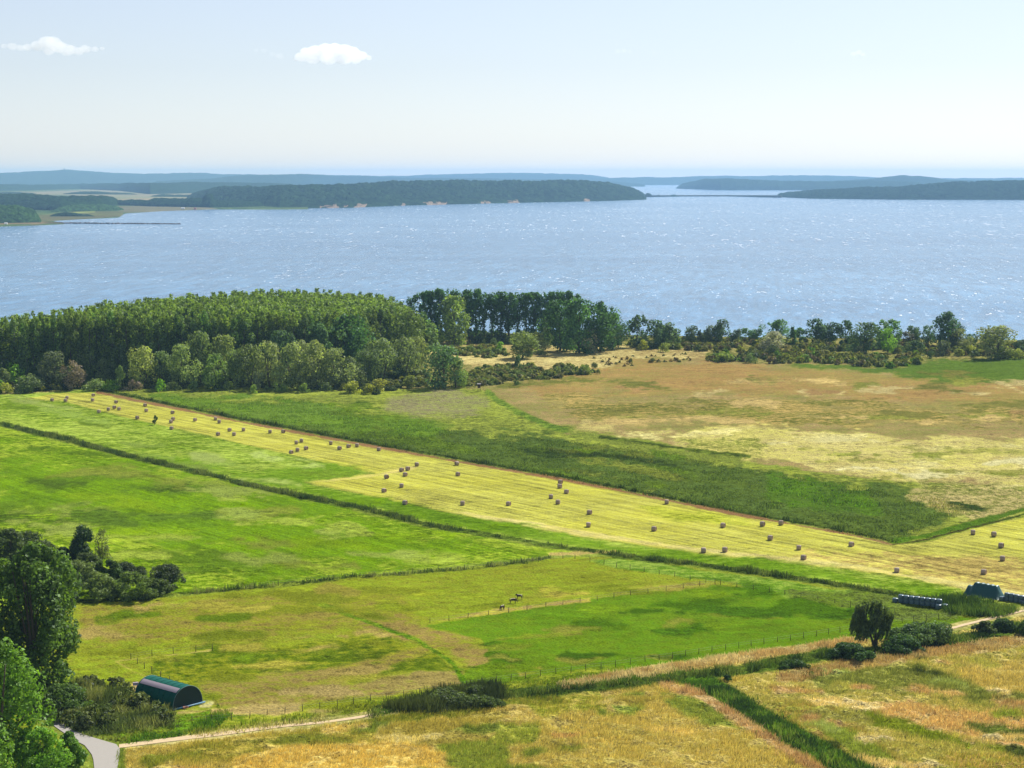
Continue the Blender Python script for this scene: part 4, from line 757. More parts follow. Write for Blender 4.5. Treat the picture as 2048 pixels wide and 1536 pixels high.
# ------------------------------------------------------------------ bushes
B_ = [
 (8, 786, 766, 40, YEL, 'yellowish bush at the left end of the meadow corner'), (50, 786, 768, 34, OLV, 'low olive bush left of the purple-grey tree'),
 (195, 780, 758, 44, (112, 128, 76), 'rounded green bush right of the purple-grey tree'), (222, 780, 760, 36, LIM, 'bright bush beneath the slender little tree'),
 (268, 781, 760, 36, PUR, 'brownish bush under the bright billowing willow'), (321, 782, 758, 24, LIM, 'round bright green bush on the meadow edge'),
 (346, 780, 764, 28, (118, 134, 80), 'grey-green bush right of the round bright one'), (388, 781, 763, 30, (104, 124, 66), 'green bush between two willows on the meadow edge'),
 (456, 780, 762, 26, OLV, 'olive bush right of the bare-stemmed willow'), (508, 787, 769, 18, (128, 150, 66), 'small round bush out on the meadow grass'),
 (517, 778, 742, 26, (140, 150, 110), 'tall pale grey bush before the first pale willow'), (534, 783, 772, 14, OLV, 'tiny olive bush, left of a pair on the meadow'),
 (552, 783, 765, 20, (120, 140, 66), 'left bush of a pair before the pale willows'), (566, 785, 768, 16, (104, 126, 60), 'right bush of a pair before the pale willows'),
 (608, 785, 766, 22, (118, 138, 62), 'round bush before the tallest pale willow'), (648, 782, 765, 30, (88, 104, 62), 'dark bush at the foot of the willow row'),
 (706, 786, 762, 40, YEL, 'yellow-green bush left in the scrub below the pale willow'), (740, 788, 768, 30, YEL, 'yellow-green bush in the scrub, right of its neighbour'),
 (722, 770, 744, 34, (130, 142, 66), 'olive bush higher up in the scrub below the wood'), (795, 758, 732, 30, (52, 70, 44), 'dark compact bush between scrub and willows'),
 (760, 782, 758, 36, (150, 150, 70), 'tan-green bush in the scrub near the dark compact one'), (820, 776, 752, 40, (136, 144, 66), 'broad scrub bush left of the dark bulky willow'),
 (968, 692, 678, 10, (70, 84, 54), 'small upright dark bush on the dry rise'), (987, 694, 676, 16, (70, 84, 50), 'double-topped dark bush on the dry rise'),
 (1000, 706, 684, 22, LIM, 'bright green bush left of the round olive willow'), (940, 708, 692, 30, (112, 128, 66), 'olive bush on the dry rise'),
 (975, 712, 698, 30, (104, 120, 62), 'low olive bush below the double-topped one'), (905, 702, 690, 24, (112, 124, 62), 'small bush beside the last pointed tree'),
 (1036, 742, 712, 20, (72, 92, 54), 'tall thin bush rising from the middle scrub'), (1033, 770, 757, 14, (60, 80, 44), 'single round bush below the middle scrub'),
 (1080, 710, 698, 22, (100, 112, 64), 'small bush right of the round olive willow'), (1188, 736, 725, 18, (96, 104, 56), 'brown-green bush on the dry grass right of the scrub'),
 (1196, 748, 738, 12, (88, 96, 50), 'tiny bush at the edge of the brown field'), (1166, 748, 730, 30, (110, 124, 60), 'last bush at the right end of the middle scrub'),
 (1261, 728, 716, 10, (92, 96, 60), 'little bush alone on the bare dry ground'), (1306, 725, 716, 14, (96, 104, 60), 'low dry bush left of the shore scrub'),
 (1350, 722, 714, 8, (70, 66, 48), 'dark stub of a bush on the dry ground'), (1286, 700, 680, 22, YEL, 'yellow bush below the first dark shore tree'),
 (1330, 704, 686, 24, (134, 146, 72), 'olive bush below the broad shore tree'), (1447, 724, 704, 40, (120, 136, 60), 'wide green bush at the left end of the lower shore scrub'),
 (1500, 726, 706, 28, (76, 90, 56), 'dark bush in the lower shore scrub, below the silver willow'), (1548, 712, 690, 28, (66, 76, 54), 'very dark bush under the silver willow'),
 (1574, 708, 690, 26, (140, 132, 92), 'beige bush beside the very dark one'), (1610, 724, 708, 30, (108, 132, 52), 'green bush low in the shore scrub'),
 (1650, 716, 700, 36, (128, 128, 74), 'brownish bush between the two belts of shore scrub'), (1719, 706, 692, 26, SIL, 'small silver bush at the foot of the hollow tree'),
 (1760, 728, 710, 36, (86, 104, 60), 'dark rounded bush in the lower right scrub'), (1806, 728, 712, 24, (58, 76, 48), 'small dark bush at the right end of the lower scrub'),
 (1797, 706, 690, 30, (88, 106, 64), 'rounded bush left of the long dark shore hedge'), (1832, 710, 682, 44, (70, 88, 56), 'long dark bush on the shore below the forked trees'),
 (1888, 710, 681, 40, (84, 92, 68), 'dark grey-brown bush below the tallest shore tree'), (1862, 716, 702, 18, (68, 84, 52), 'small dark bush below the thin-stemmed tree'),
 (1944, 708, 690, 30, YEL, 'yellow-green bush left of the big round willow'), (1918, 712, 698, 28, (140, 148, 64), 'low yellow-green bush on the grass edge'),
 (2006, 718, 696, 40, (128, 140, 62), 'olive bush at the foot of the big round willow'), (2036, 718, 698, 34, (134, 142, 66), 'olive bush at the right edge, by the green patch'),
 (166, 889, 880, 9, (70, 84, 60), 'small dark bush on the bank of the long ditch'),
]
for x, b, tp, w, col, lab in B_: tree('bush', x, b, tp, w, col, lab, 'bush', parts=False)

def stuff_foliage(name, label, polys, dens, hmin, hmax, wfac, cols, nleaf, seed, leaf=.24, cat='undergrowth'):
    """many low bushes as one mass; dens = bushes per 100 square metres"""
    rs = np.random.default_rng(seed); Vs, Qs, Rs, Cs = [], [], [], []; nV = 0
    ps = []
    for i in range(5):
        V, Q, rn, c = lobed(P_dome, 1, .5 * wfac, 14, .4, nleaf, leaf, seed * 10 + i, .02, .7); ps.append((V, Q, rn))
    for poly in polys:
        W2 = np.array([G(a, b) for a, b in poly], float); lo, hi = W2.min(0), W2.max(0)
        area = .5 * abs(np.dot(W2[:, 0], np.roll(W2[:, 1], 1)) - np.dot(W2[:, 1], np.roll(W2[:, 0], 1)))
        n = int(area * dens / 100 * (np.prod(hi - lo) / max(area, 1)))
        xy = rs.uniform(lo, hi, (n, 2)); ok = seg_dist(xy[:, 0], xy[:, 1], [tuple(p) for p in W2]) > 0
        ok &= fbm(xy[:, 0] / 9, xy[:, 1] / 14, seed, 2) > .36
        for x, y in xy[ok]:
            V, Q, rn = ps[rs.integers(5)]; h = rs.uniform(hmin, hmax); a = rs.uniform(0, 6.28)
            M = np.array([[math.cos(a) * h, -math.sin(a) * h, 0], [math.sin(a) * h, math.cos(a) * h, 0], [0, 0, h * rs.uniform(.8, 1.1)]])
            Vs.append(V @ M.T + np.array([x, y, 0])); Qs.append(Q + nV); nV += len(V); Rs.append(rn)
            cc = alb(cols[rs.integers(len(cols))]) * rs.uniform(.8, 1.2); Cs.append(np.tile(np.append(cc, 1), (len(V), 1)))
    me = np_mesh(name, np.concatenate(Vs), np.concatenate(Qs), M_blade, {'rnd': ('FLOAT', np.concatenate(Rs)), 'col': ('FLOAT_COLOR', np.concatenate(Cs))})
    return tag(link(name, me), label, cat, None, 'stuff')
SC = [YEL, (140, 150, 60), (120, 132, 62), (148, 150, 76), (96, 112, 56), (136, 124, 82)]
stuff_foliage('undergrowth', 'yellow-green scrub belt along the foot of the right shore trees', [[(1260, 688), (1420, 680), (1560, 690), (1780, 692), (2040, 690), (2300, 700), (2300, 716), (2040, 716), (1900, 712), (1760, 706), (1600, 702), (1450, 704), (1340, 700), (1260, 698)]], 7, 1.6, 3.2, 1.9, SC, 110, 21)
stuff_foliage('undergrowth', 'dark undergrowth closing the foot of the shore poplar row', [[(822, 688), (830, 676), (1000, 675), (1240, 682), (1250, 694), (1100, 692), (980, 688)]], 7, 2.0, 4.5, 1.7, [(92, 112, 60), (78, 98, 54), (110, 124, 66)], 110, 29)
stuff_foliage('undergrowth', 'lower scrub in patches between dry ground and shore belt', [[(1410, 722), (1440, 706), (1510, 704), (1600, 706), (1680, 712), (1840, 712), (1850, 728), (1780, 736), (1700, 732), (1640, 726), (1560, 728), (1480, 724)]], 7, 1.4, 3.0, 1.8, SC + [LIM], 110, 22)
stuff_foliage('undergrowth', 'middle scrub between the poplar wood and the brown field', [[(900, 762), (960, 738), (1060, 732), (1180, 738), (1186, 748), (1120, 757), (1040, 764), (980, 772), (930, 776)], [(890, 706), (960, 694), (1010, 700), (1015, 712), (960, 720), (900, 714)]], 8, 1.2, 2.8, 1.9, [(120, 136, 62), (100, 120, 56), (142, 148, 70), (128, 126, 74)], 110, 23)
stuff_foliage('undergrowth', 'scrub at the foot of the poplar wood', [[(680, 786), (700, 762), (760, 742), (840, 742), (880, 772), (800, 780), (740, 790)], [(-100, 792), (0, 784), (100, 780), (200, 778), (460, 778), (690, 780), (690, 772), (400, 768), (0, 768), (-100, 780)]], 6, 1.4, 3.0, 1.8, [(116, 130, 62), (134, 144, 62), (96, 112, 60), YEL], 100, 24)
stuff_foliage('undergrowth', 'scattered dry tussocks on the bare ground by the shore', [[(1180, 716), (1420, 706), (1420, 722), (1300, 730), (1200, 738)]], 2.2, .6, 1.6, 1.5, [(150, 130, 76), (110, 116, 60)], 70, 25)

# ------------------------------------------------------------------ reeds and tufts
def blades(name, label, pts, h, w, k, colfn, seed, lean=(0, 0), hv=.4, cat='reeds', spread=.5):
    rs = np.random.default_rng(seed); n = len(pts); P = np.repeat(pts, k, 0) + rs.normal(0, spread, (n * k, 2)) * 1
    col = np.repeat(colfn(pts, rs), k, 0); m = n * k
    hh = (np.repeat(h if np.ndim(h) else np.full(n, h), k) * rs.uniform(1 - hv, 1 + hv, m))
    a = rs.uniform(0, math.pi, m); ww = w * rs.uniform(.6, 1.4, m)
    ux, uy = np.cos(a) * ww, np.sin(a) * ww
    lx = lean[0] * hh + rs.normal(0, .38, m) * hh; ly = lean[1] * hh + rs.normal(0, .38, m) * hh; big = np.repeat(fbm(pts[:, 0] / 5, pts[:, 1] / 5, seed + 40, 3), k); hh = hh * np.clip(big * 2.2, .3, 1.7)
    z0 = np.full(m, -.15)
    v0 = np.stack([P[:, 0] - ux, P[:, 1] - uy, z0], 1); v1 = np.stack([P[:, 0] + ux, P[:, 1] + uy, z0], 1)
    v2 = np.stack([P[:, 0] + ux * .8 + lx * .6, P[:, 1] + uy * .8 + ly * .6, hh * .6], 1); v3 = np.stack([P[:, 0] - ux * .8 + lx * .6, P[:, 1] - uy * .8 + ly * .6, hh * .6], 1)
    v4 = np.stack([P[:, 0] + lx, P[:, 1] + ly, hh], 1)
    V = np.stack([v0, v1, v2, v3, v4], 1).reshape(-1, 3); b = np.arange(m) * 5
    Q = np.stack([b, b + 1, b + 2, b + 3], 1); Tn = np.stack([b + 3, b + 2, b + 4], 1)
    rn = np.repeat(np.clip(rs.normal(.5, .2, m), 0, 1), 5)
    me = np_mesh(name, V, Q, M_blade, {'rnd': ('FLOAT', rn), 'col': ('FLOAT_COLOR', a4(np.repeat(col, 5, 0)))}, T=Tn)
    return tag(link(name, me), label, cat, None, 'stuff')
def along(line, wpx, dens, seed, y_w=1.0):
    """random ground points within wpx pixels of a line of photo pixels"""
    rs = np.random.default_rng(seed); out = []
    for (x0, y0), (x1, y1) in zip(line[:-1], line[1:]):
        a = GV(x0, y0); b = GV(x1, y1); L = (b - a).length; m = HC / ((y0 + y1) / 2 - HOR)
        wm = wpx * m * 2.2; n = int(L * 2 * wm * dens)
        t = rs.uniform(0, 1, n); d = (b - a).normalized(); nx, ny = -d.y, d.x; o = rs.normal(0, .5, n) * wm
        out.append(np.stack([a.x + (b.x - a.x) * t + nx * o, a.y + (b.y - a.y) * t + ny * o], 1))
    out = np.concatenate(out); k = fbm(out[:, 0] / 7, out[:, 1] / 7, seed, 3); return out[k > .40]
def inside(poly, dens, seed, thr=None, sc=6):
    rs = np.random.default_rng(seed); W2 = np.array([G(a, b) for a, b in poly], float); lo, hi = W2.min(0), W2.max(0)
    n = int(np.prod(hi - lo) * dens); xy = rs.uniform(lo, hi, (n, 2))
    ok = seg_dist(xy[:, 0], xy[:, 1], [tuple(p) for p in W2]) > 0
    if thr is not None: ok &= fbm(xy[:, 0] / sc, xy[:, 1] / sc, seed, 3) > thr
    return xy[ok]
def cfix(*cols):
    cs = np.array([alb(c) for c in cols])
    def f(p, rs):
        n = fbm(p[:, 0] / 4, p[:, 1] / 6, 77, 3); i = np.clip(((n - .3) / .4 * len(cs) + rs.uniform(-.5, .5, len(p))).astype(int), 0, len(cs) - 1)
        return cs[i] * rs.uniform(.8, 1.2, (len(p), 1))
    return f
def cground(f=1.0):
    def g(p, rs):
        px, py = PX(p[:, 0], p[:, 1]); A, B, X = paint(px, py, p[:, 0], p[:, 1])
        k = np.clip(rs.uniform(-.3, 1.3, len(p)), 0, 1)[:, None]
        return (A * (1 - k) + B * k) * rs.uniform(.75, 1.35, (len(p), 1)) * f
    return g
blades('reeds', 'dark reeds filling the long ditch across the meadows', along(DITCH[1:], 5.0, 2.2, 31), .8, .085, 6, cfix((84, 110, 44), (108, 130, 54), (134, 150, 70)), 1)
blades('reeds', 'dark reed band along the ditch below the pasture', along(REED2, 10, 3.4, 32), .75, .055, 6, cfix((54, 76, 34), (84, 108, 44), (126, 142, 62), (96, 126, 40)), 2)
blades('reeds', 'tall green reeds in the ditch running to the lower right', along(REED3, 15, 3.6, 33), .75, .05, 6, cfix((58, 84, 38), (96, 132, 46), (140, 160, 66), (122, 160, 44), (66, 92, 38)), 3)
blades('reeds', 'rusty dry reeds lining the lower ditch', along(RUST, 8, 3.2, 34), .75, .045, 5, cfix((216, 176, 124), (196, 152, 104), (230, 196, 146)), 4, cat='dry reeds')
blades('reeds', 'reed bed on the left beside the arched shelter', inside([(-60, 1400), (70, 1392), (150, 1372), (230, 1368), (270, 1388), (330, 1420), (362, 1452), (300, 1462), (240, 1468), (170, 1472), (110, 1440), (40, 1418)], 5, 35, .45, 4), 1.2, .05, 4, cfix((104, 122, 60), (134, 146, 72), (160, 166, 92)), 5, lean=(.15, 0), spread=.3)
stuff_foliage('undergrowth', 'bushy tangle inside the reed bed by the arched shelter', [[(-60, 1400), (70, 1388), (150, 1368), (230, 1368), (270, 1390), (325, 1425), (340, 1450), (240, 1462), (170, 1468), (110, 1440), (40, 1418)]], 26, 1.0, 2.2, 1.8, [(92, 112, 54), (112, 130, 60), (132, 144, 74), (84, 96, 56)], 130, 26, leaf=.16)
blades('reeds', 'dark reed clumps beside the sandy track', inside([(765, 1420), (820, 1400), (900, 1382), (975, 1366), (1000, 1378), (1010, 1400), (960, 1418), (860, 1428)], 7, 36, .42), 1.2, .05, 5, cfix((70, 84, 44), (88, 100, 50), (104, 116, 52)), 6)
blades('reeds', 'reed fringe behind the wrapped bales and tarpaulin', inside([(1880, 1196), (1960, 1205), (2040, 1222), (1990, 1236), (1900, 1228), (1870, 1212)], 5, 37, .3), 1.1, .06, 5, cfix((76, 104, 40), (104, 136, 52), (130, 156, 60)), 7)
blades('reeds', 'scrubby hedge line between left meadow and pasture', along([(380, 1188), (560, 1170), (700, 1156), (820, 1147), (960, 1135), (1040, 1126), (1110, 1114)], 3, 2.2, 38), .8, .07, 5, cfix((66, 92, 40), (100, 126, 48), (150, 156, 90)), 8, cat='hedge')
blades('grass', 'weedy dark fringe above the hay strip', along([(x + 5, y - 5) for x, y in HAYTOP] , 1.6, 1.6, 39), .8, .12, 4, cfix((58, 78, 28), (84, 108, 36), (104, 130, 44)), 9, cat='grass')
pz = inside([(235, 1500), (560, 1462), (1000, 1402), (1260, 1372), (1500, 1352), (1700, 1318), (2048, 1285), (2150, 1270), (2150, 1600), (235, 1600)], 7.0, 40, .30, 3.0)
blades('grass', 'tall dry golden grass over the lower ground', pz, .40, .026, 5, cground(1.5), 10, lean=(.3, -.1), cat='grass', spread=.25)
pz = inside([(1120, 1366), (1420, 1316), (1730, 1274), (1740, 1284), (1430, 1334), (1130, 1380)], 5, 41)
blades('grass', 'dry tan grass strip above the reed band', pz, .5, .045, 5, cfix((222, 190, 130), (204, 172, 112), (234, 212, 156)), 11, cat='grass')
pz = inside([(1570, 1372), (1700, 1338), (1960, 1300), (2120, 1280), (2120, 1268), (1950, 1284), (1780, 1306), (1650, 1330), (1550, 1355)], 4, 42)
blades('grass', 'dry rusty grass strip below the bushes', pz, .55, .045, 5, cfix((220, 184, 124), (200, 162, 104), (230, 202, 144)), 12, cat='grass')
pz = inside([(300, 792), (600, 798), (900, 860), (1250, 893), (1560, 948), (1960, 1010), (1785, 1088), (1560, 1042), (900, 917), (480, 840)], .9, 43, .42, 8)
blades('grass', 'rough dark weeds over the green field above the hay strip', pz, .28, .12, 3, cground(1.35), 13, cat='grass', spread=.6)
pz = inside([(380, 1460), (760, 1402), (1250, 1335), (1250, 1350), (760, 1430), (390, 1475)], 3.0, 44, .4)
blades('grass', 'green verge between fence and track', pz, .35, .06, 3, cground(1), 14, cat='grass')
pz = inside([(200, 1476), (370, 1462), (440, 1420), (430, 1405), (470, 1432), (420, 1462), (260, 1488)], 6, 45)
blades('grass', 'lush grass beside the arched shelter', pz, .5, .06, 3, cfix((98, 140, 30), (130, 164, 44), (160, 168, 70)), 15, cat='grass', spread=.2)

# ------------------------------------------------------------------ road and track
def strip(name, mat, L, Rr, z=.06, ns=6):
    """sheet between a left and a right edge (photo pixels), draped just above the ground"""
    def res(line, n):
        p = np.array([G(a, b) for a, b in line], float); d = np.r_[0, np.cumsum(np.hypot(*np.diff(p, axis=0).T))]
        t = np.linspace(0, d[-1], n); return np.stack([np.interp(t, d, p[:, 0]), np.interp(t, d, p[:, 1])], 1)
    n = 60; A_ = res(L, n); B2 = res(Rr, n); V = []
    for i in range(n):
        for k in range(ns):
            f = k / (ns - 1); q = A_[i] * (1 - f) + B2[i] * f; V.append((q[0], q[1], z + float(und(np.array([q[0]]), np.array([q[1]]))[0])))
    me = np_mesh(name, V, grid_faces(n, ns), mat); return struct(link(name, me))
# the ground is lowered under road and track by painting relief 0; sheets lie a hand above it
strip('road', M_asph, [(-200, 1330), (0, 1400), (75, 1428), (110, 1452), (150, 1480), (170, 1490), (186, 1512), (189, 1540), (180, 1700), (160, 2000)], [(-200, 1322), (0, 1391), (95, 1424), (150, 1462), (186, 1474), (240, 1490), (239, 1512), (234, 1540), (270, 1700), (300, 2000)], .09)
def off(line, d): return [(x, y + d * (1 if x < 560 else .6)) for x, y in line]
strip('path', M_dirt, off(TRACK, -4), off(TRACK, 3.5), .07, 4)
strip('path', M_dirt, off(TRACK2, -2), off(TRACK2, 5), .07, 4)

# ------------------------------------------------------------------ near trees, each with its own crown
def near_tree(name, px, pyb, top, w, col, label, profile, nl, lr, npts, leaf, z0, flat, seed, stems=1, lean=0, r0=.016, gloss=0, kind='tree', nb=24, x_off=0, zd=1.0):
    x, y = G(px, pyb); m = HC / (pyb - HOR); H = (pyb - top) * m * 1.02; Rw = w * m / 2
    V, Q, rn, c = lobed(profile, H, Rw, nl, lr, npts, leaf, seed, z0, flat, zdist=zd)
    V[:, 0] += lean * V[:, 2]
    me = np_mesh('crown', V, Q, M_leaf, {'rnd': ('FLOAT', rn)})
    root = link(name, None, loc=(float(x), float(y), 0)); k = link('crown', me, root); k.color = rgba(alb(col))
    c = (c[0] + lean * c[2], c[1], c[2])
    link('trunk', trunk_mb(H, Rw, c, seed, r0, .85, nb, lean * H * .85 / Rw if Rw else 0, stems).mesh('trunk', M_bark, True), root)
    return tag(root, label, kind)
near_tree('poplar_tree', 74, 1392, 1090, 222, (90, 116, 46), 'huge old poplar with a broken leafy crown, tallest tree on the left', P_pop, 150, .21, 20000, .34, .07, 1.5, 501, stems=3, r0=.014)
near_tree('poplar_tree', -14, 1600, 1268, 262, (108, 144, 48), 'bright green poplar in the lower left corner beside the road', lambda t: min(1, (1 - t) ** .75 * 1.5 + .05) if t < 1 else .1, 150, .21, 19000, .30, .05, 1.6, 502, stems=2)
near_tree('poplar_tree', -55, 1440, 1120, 150, (100, 128, 50), 'dark poplar at the left edge behind the huge one', P_pop, 90, .24, 12000, .32, .05, 1.5, 503)
near_tree('broadleaf_tree', 66, 1412, 1338, 52, (92, 118, 52), 'small dark tree at the foot of the huge poplar', P_round, 40, .32, 5000, .2, .02, 1.1, 504)
near_tree('broadleaf_tree', 140, 1560, 1462, 70, (104, 142, 44), 'low bright tree on the left of the road bend', P_round, 50, .3, 7000, .17, .02, 1.0, 505)
near_tree('broadleaf_tree', 85, 1600, 1455, 110, (110, 150, 42), 'bright leafy tree left of the asphalt, lowest in the picture', P_round, 70, .28, 10000, .18, .02, 1.0, 506)
near_tree('broadleaf_tree', 165, 1136, 1052, 66, (64, 84, 44), 'dark ivy-clad tree above the left thicket', P_round, 40, .34, 5000, .28, .02, 1.3, 507)
near_tree('broadleaf_tree', 205, 1142, 1058, 50, (120, 130, 70), 'half bare tree with thin twigs right of the dark ivy-clad one', P_round, 26, .3, 900, .2, .3, 1.0, 508, stems=3, nb=26, r0=.008)
near_tree('broadleaf_tree', 22, 1140, 1058, 84, (92, 108, 58), 'dull round tree at the left edge beside the bright meadow', P_round, 50, .3, 6000, .27, .02, .9, 509)
def near_bush(px, pyb, top, w, col, label, seed, n=5000, leaf=.2, depth=1.0, flat=.8, name='bush'):
    x, y = G(px, pyb); m = HC / (pyb - HOR); H = (pyb - top) * m; Rw = w * m / 2 * 1.15; P_dm = lambda t: max(1 - t ** 2.6, .02) ** .5
    V, Q, rn, c = lobed(P_dm, H, Rw, 80, .20, n * 1.2 if 0 else int(n * 1.25), leaf, seed, .02, min(flat, .5 * H / (.20 * Rw)), zdist=.7)
    V[:, 1] *= depth
    me = np_mesh('bush', V, Q, M_leaf, {'rnd': ('FLOAT', rn)}); o = link(name, me, loc=(float(x), float(y) + Rw * .35 * depth, 0)); o.color = rgba(alb(col))
    return tag(o, label, 'bush')
for a in [
 (70, 1148, 1085, 90, (84, 96, 54), 'grey-green bush left of the dark ivy-clad tree', 601), (125, 1140, 1096, 50, (58, 76, 40), 'dark bush at the left foot of the ivy-clad tree', 602),
 (150, 1188, 1124, 92, (108, 122, 70), 'large grey-green bush in the middle of the left thicket', 603), (215, 1170, 1122, 60, (74, 94, 44), 'dark leafy bush under the half bare tree', 604),
 (200, 1200, 1152, 76, (112, 128, 66), 'rounded olive bush at the lower edge of the left thicket', 605), (262, 1200, 1148, 92, (104, 124, 56), 'wide olive bush at the lower right of the left thicket', 606),
 (250, 1160, 1128, 70, (72, 84, 50), 'dark low bush linking thicket and meadow', 607), (330, 1180, 1132, 82, (80, 92, 58), 'dark dome-shaped bush alone at the right end of the left thicket', 608),
 (120, 1204, 1170, 60, (60, 78, 42), 'low dark bush between the huge poplar and the thicket', 609)]:
    near_bush(*a)
near_bush(168, 1160, 1108, 70, (84, 98, 52), 'dark green bush in front of the ivy-clad tree', 631)
near_bush(300, 1196, 1160, 70, (96, 112, 56), 'olive bush between the wide olive one and the dome-shaped one', 632)
near_bush(110, 1176, 1120, 80, (96, 108, 62), 'grey-green bush beside the crown of the huge poplar', 633)
near_bush(40, 1120, 1066, 90, (78, 92, 48), 'dark bush behind the huge poplar at the left edge', 634)
near_bush(1842, 1290, 1256, 118, (104, 128, 72), 'broad mound of grey-green brambles right of the weeping willow', 611, 9000, .22)
near_bush(1808, 1306, 1276, 84, (72, 100, 48), 'darker bramble mound in front of the grey-green one', 612, 6000, .2)
near_bush(1702, 1322, 1292, 76, (66, 92, 44), 'dark bramble bush below and left of the weeping willow', 613, 6000, .2)
near_bush(2012, 1262, 1243, 50, (64, 86, 44), 'dark bush on the bank near the right edge', 614, 3500, .2)
near_bush(1970, 1266, 1244, 36, (84, 96, 54), 'small bush left of the dark one on the bank', 615, 2000, .2)
near_bush(2060, 1270, 1244, 50, (84, 108, 54), 'green bush cut by the right edge, on the bank', 616, 2500, .2)
near_bush(1590, 1340, 1324, 56, (70, 96, 44), 'low leafy bush in the reed band left of the brambles', 617, 3000, .18)
near_bush(900, 1410, 1390, 100, (92, 106, 56), 'long low dark bush where the sandy track meets the reeds', 618, 6000, .17)
near_bush(965, 1414, 1398, 60, (92, 108, 54), 'flat dark bush right of the long low one', 619, 4000, .17)
near_bush(950, 1392, 1374, 44, (92, 108, 54), 'small dark bush behind the long low one', 620, 3000, .17)
near_bush(1455, 1362, 1350, 16, (70, 96, 44), 'tiny round bush inside the ditch fork', 621, 900, .12)
near_bush(120, 1420, 1378, 120, (88, 112, 50), 'wide green bush at the left end of the reed bed', 622, 6000, .18)
# weeping willow bent by the wind
def willow():
    px, pyb = 1746, 1293; x, y = G(px, pyb); m = HC / (pyb - HOR); H = 97 * m; Rw = 42 * m
    rs = np.random.default_rng(9); V_, Q_, R_, nV = [], [], [], 0; P = []; N = []
    cl = [(-.58, -.1, .84, .30), (-.66, .1, .64, .32), (-.42, 0, .5, .28), (.14, .1, .90, .27), (.40, 0, .78, .32), (.72, .05, .66, .26), (.58, -.1, .48, .26), (.12, -.2, .66, .30), (-.05, 0, .45, .24), (-.38, .1, .90, .2)]
    for cx, cyy, cz, r in cl:
        n = int(72 * (r / .36) ** 2)
        d = rs.normal(0, 1, (n, 3)); d /= np.linalg.norm(d, axis=1)[:, None]; d[:, 2] = np.abs(d[:, 2]) * .8
        s0 = np.stack([cx * Rw + d[:, 0] * r * Rw, cyy * Rw + d[:, 1] * r * Rw, cz * H + d[:, 2] * r * Rw * .55], 1)
        L = rs.uniform(.12, .42, n) * H; L *= np.where(np.abs(cx) > .4, 1.15, .8)
        for q, l in zip(s0, L):
            k = int(10 + l * 5); t = np.linspace(0, 1, k)
            dr = np.array([-.22 if cx < 0 else -.30, 0, -1.0])
            c = q + t[:, None] * l * dr + rs.normal(0, .07, (k, 3)) + np.array([.35, 0, .2]) * (t * (1 - t))[:, None]
            c = c[c[:, 2] > .14 * H]; P.append(c)
            nn = rs.normal(0, 1, (len(c), 3)); nn[:, 2] += .2; N.append(nn)
    P = np.concatenate(P); N = np.concatenate(N)
    V, Q, rn = leaf_quads(P, N, .15, rs, ((-.25, 0, -1), 2.4))
    root = link('willow_tree', None, loc=(float(x), float(y), 0))
    k = link('crown', np_mesh('crown', V, Q, M_leaf, {'rnd': ('FLOAT', rn)}), root); k.color = rgba(alb((98, 114, 60)))
    mb = MB()
    for a in ((-.05, .0, .28, -.5, .75), (.10, .02, .2, .15, .8), (.16, -.05, .3, .55, .66)):
        b0 = Vector((.08 * Rw, 0, -.2)); p1 = Vector((a[0] * Rw, a[1] * Rw, .15 * H)); p2 = Vector(((a[0] + a[3]) / 2 * Rw, 0, .4 * H)); p3 = Vector((a[3] * Rw, 0, a[4] * H))
        mb.tube([b0 + Vector((a[0] * 2, 0, 0)), p1, p2, p3], [.32, .24, .17, .05], 8)
        for j in range(5):
            e = p2 + Vector((random.uniform(-1.6, 1.6), random.uniform(-1.2, 1.2), random.uniform(1, 3.5))); mb.tube([p2, (p2 + e) / 2 + Vector((0, 0, .2)), e], [.1, .07, .03], 5)
    link('trunk', mb.mesh('trunk', M_bark, True), root)
    tag(root, 'weeping willow with wind-blown hanging twigs standing alone by the brambles', 'tree')
willow()
# leaning sapling left standing in the hay strip
x, y = G(309, 850); m = HC / (850 - HOR); H = 20 * m; V, Q, rn, c = lobed(P_round, H, 1.0, 16, .4, 700, .16, 71, .2, 1.4); V[:, 0] += .12 * V[:, 2]
root = link('sapling', None, loc=(float(x), float(y), 0)); k = link('crown', np_mesh('crown', V, Q, M_leaf, {'rnd': ('FLOAT', rn)}), root); k.color = rgba(alb((78, 100, 44)))
link('trunk', trunk_mb(H, 1.0, c, 3, .02, .8, 5, .3).mesh('trunk', M_bark, True), root)
tag(root, 'lone leaning sapling left standing among the bales on the hay strip', 'tree')

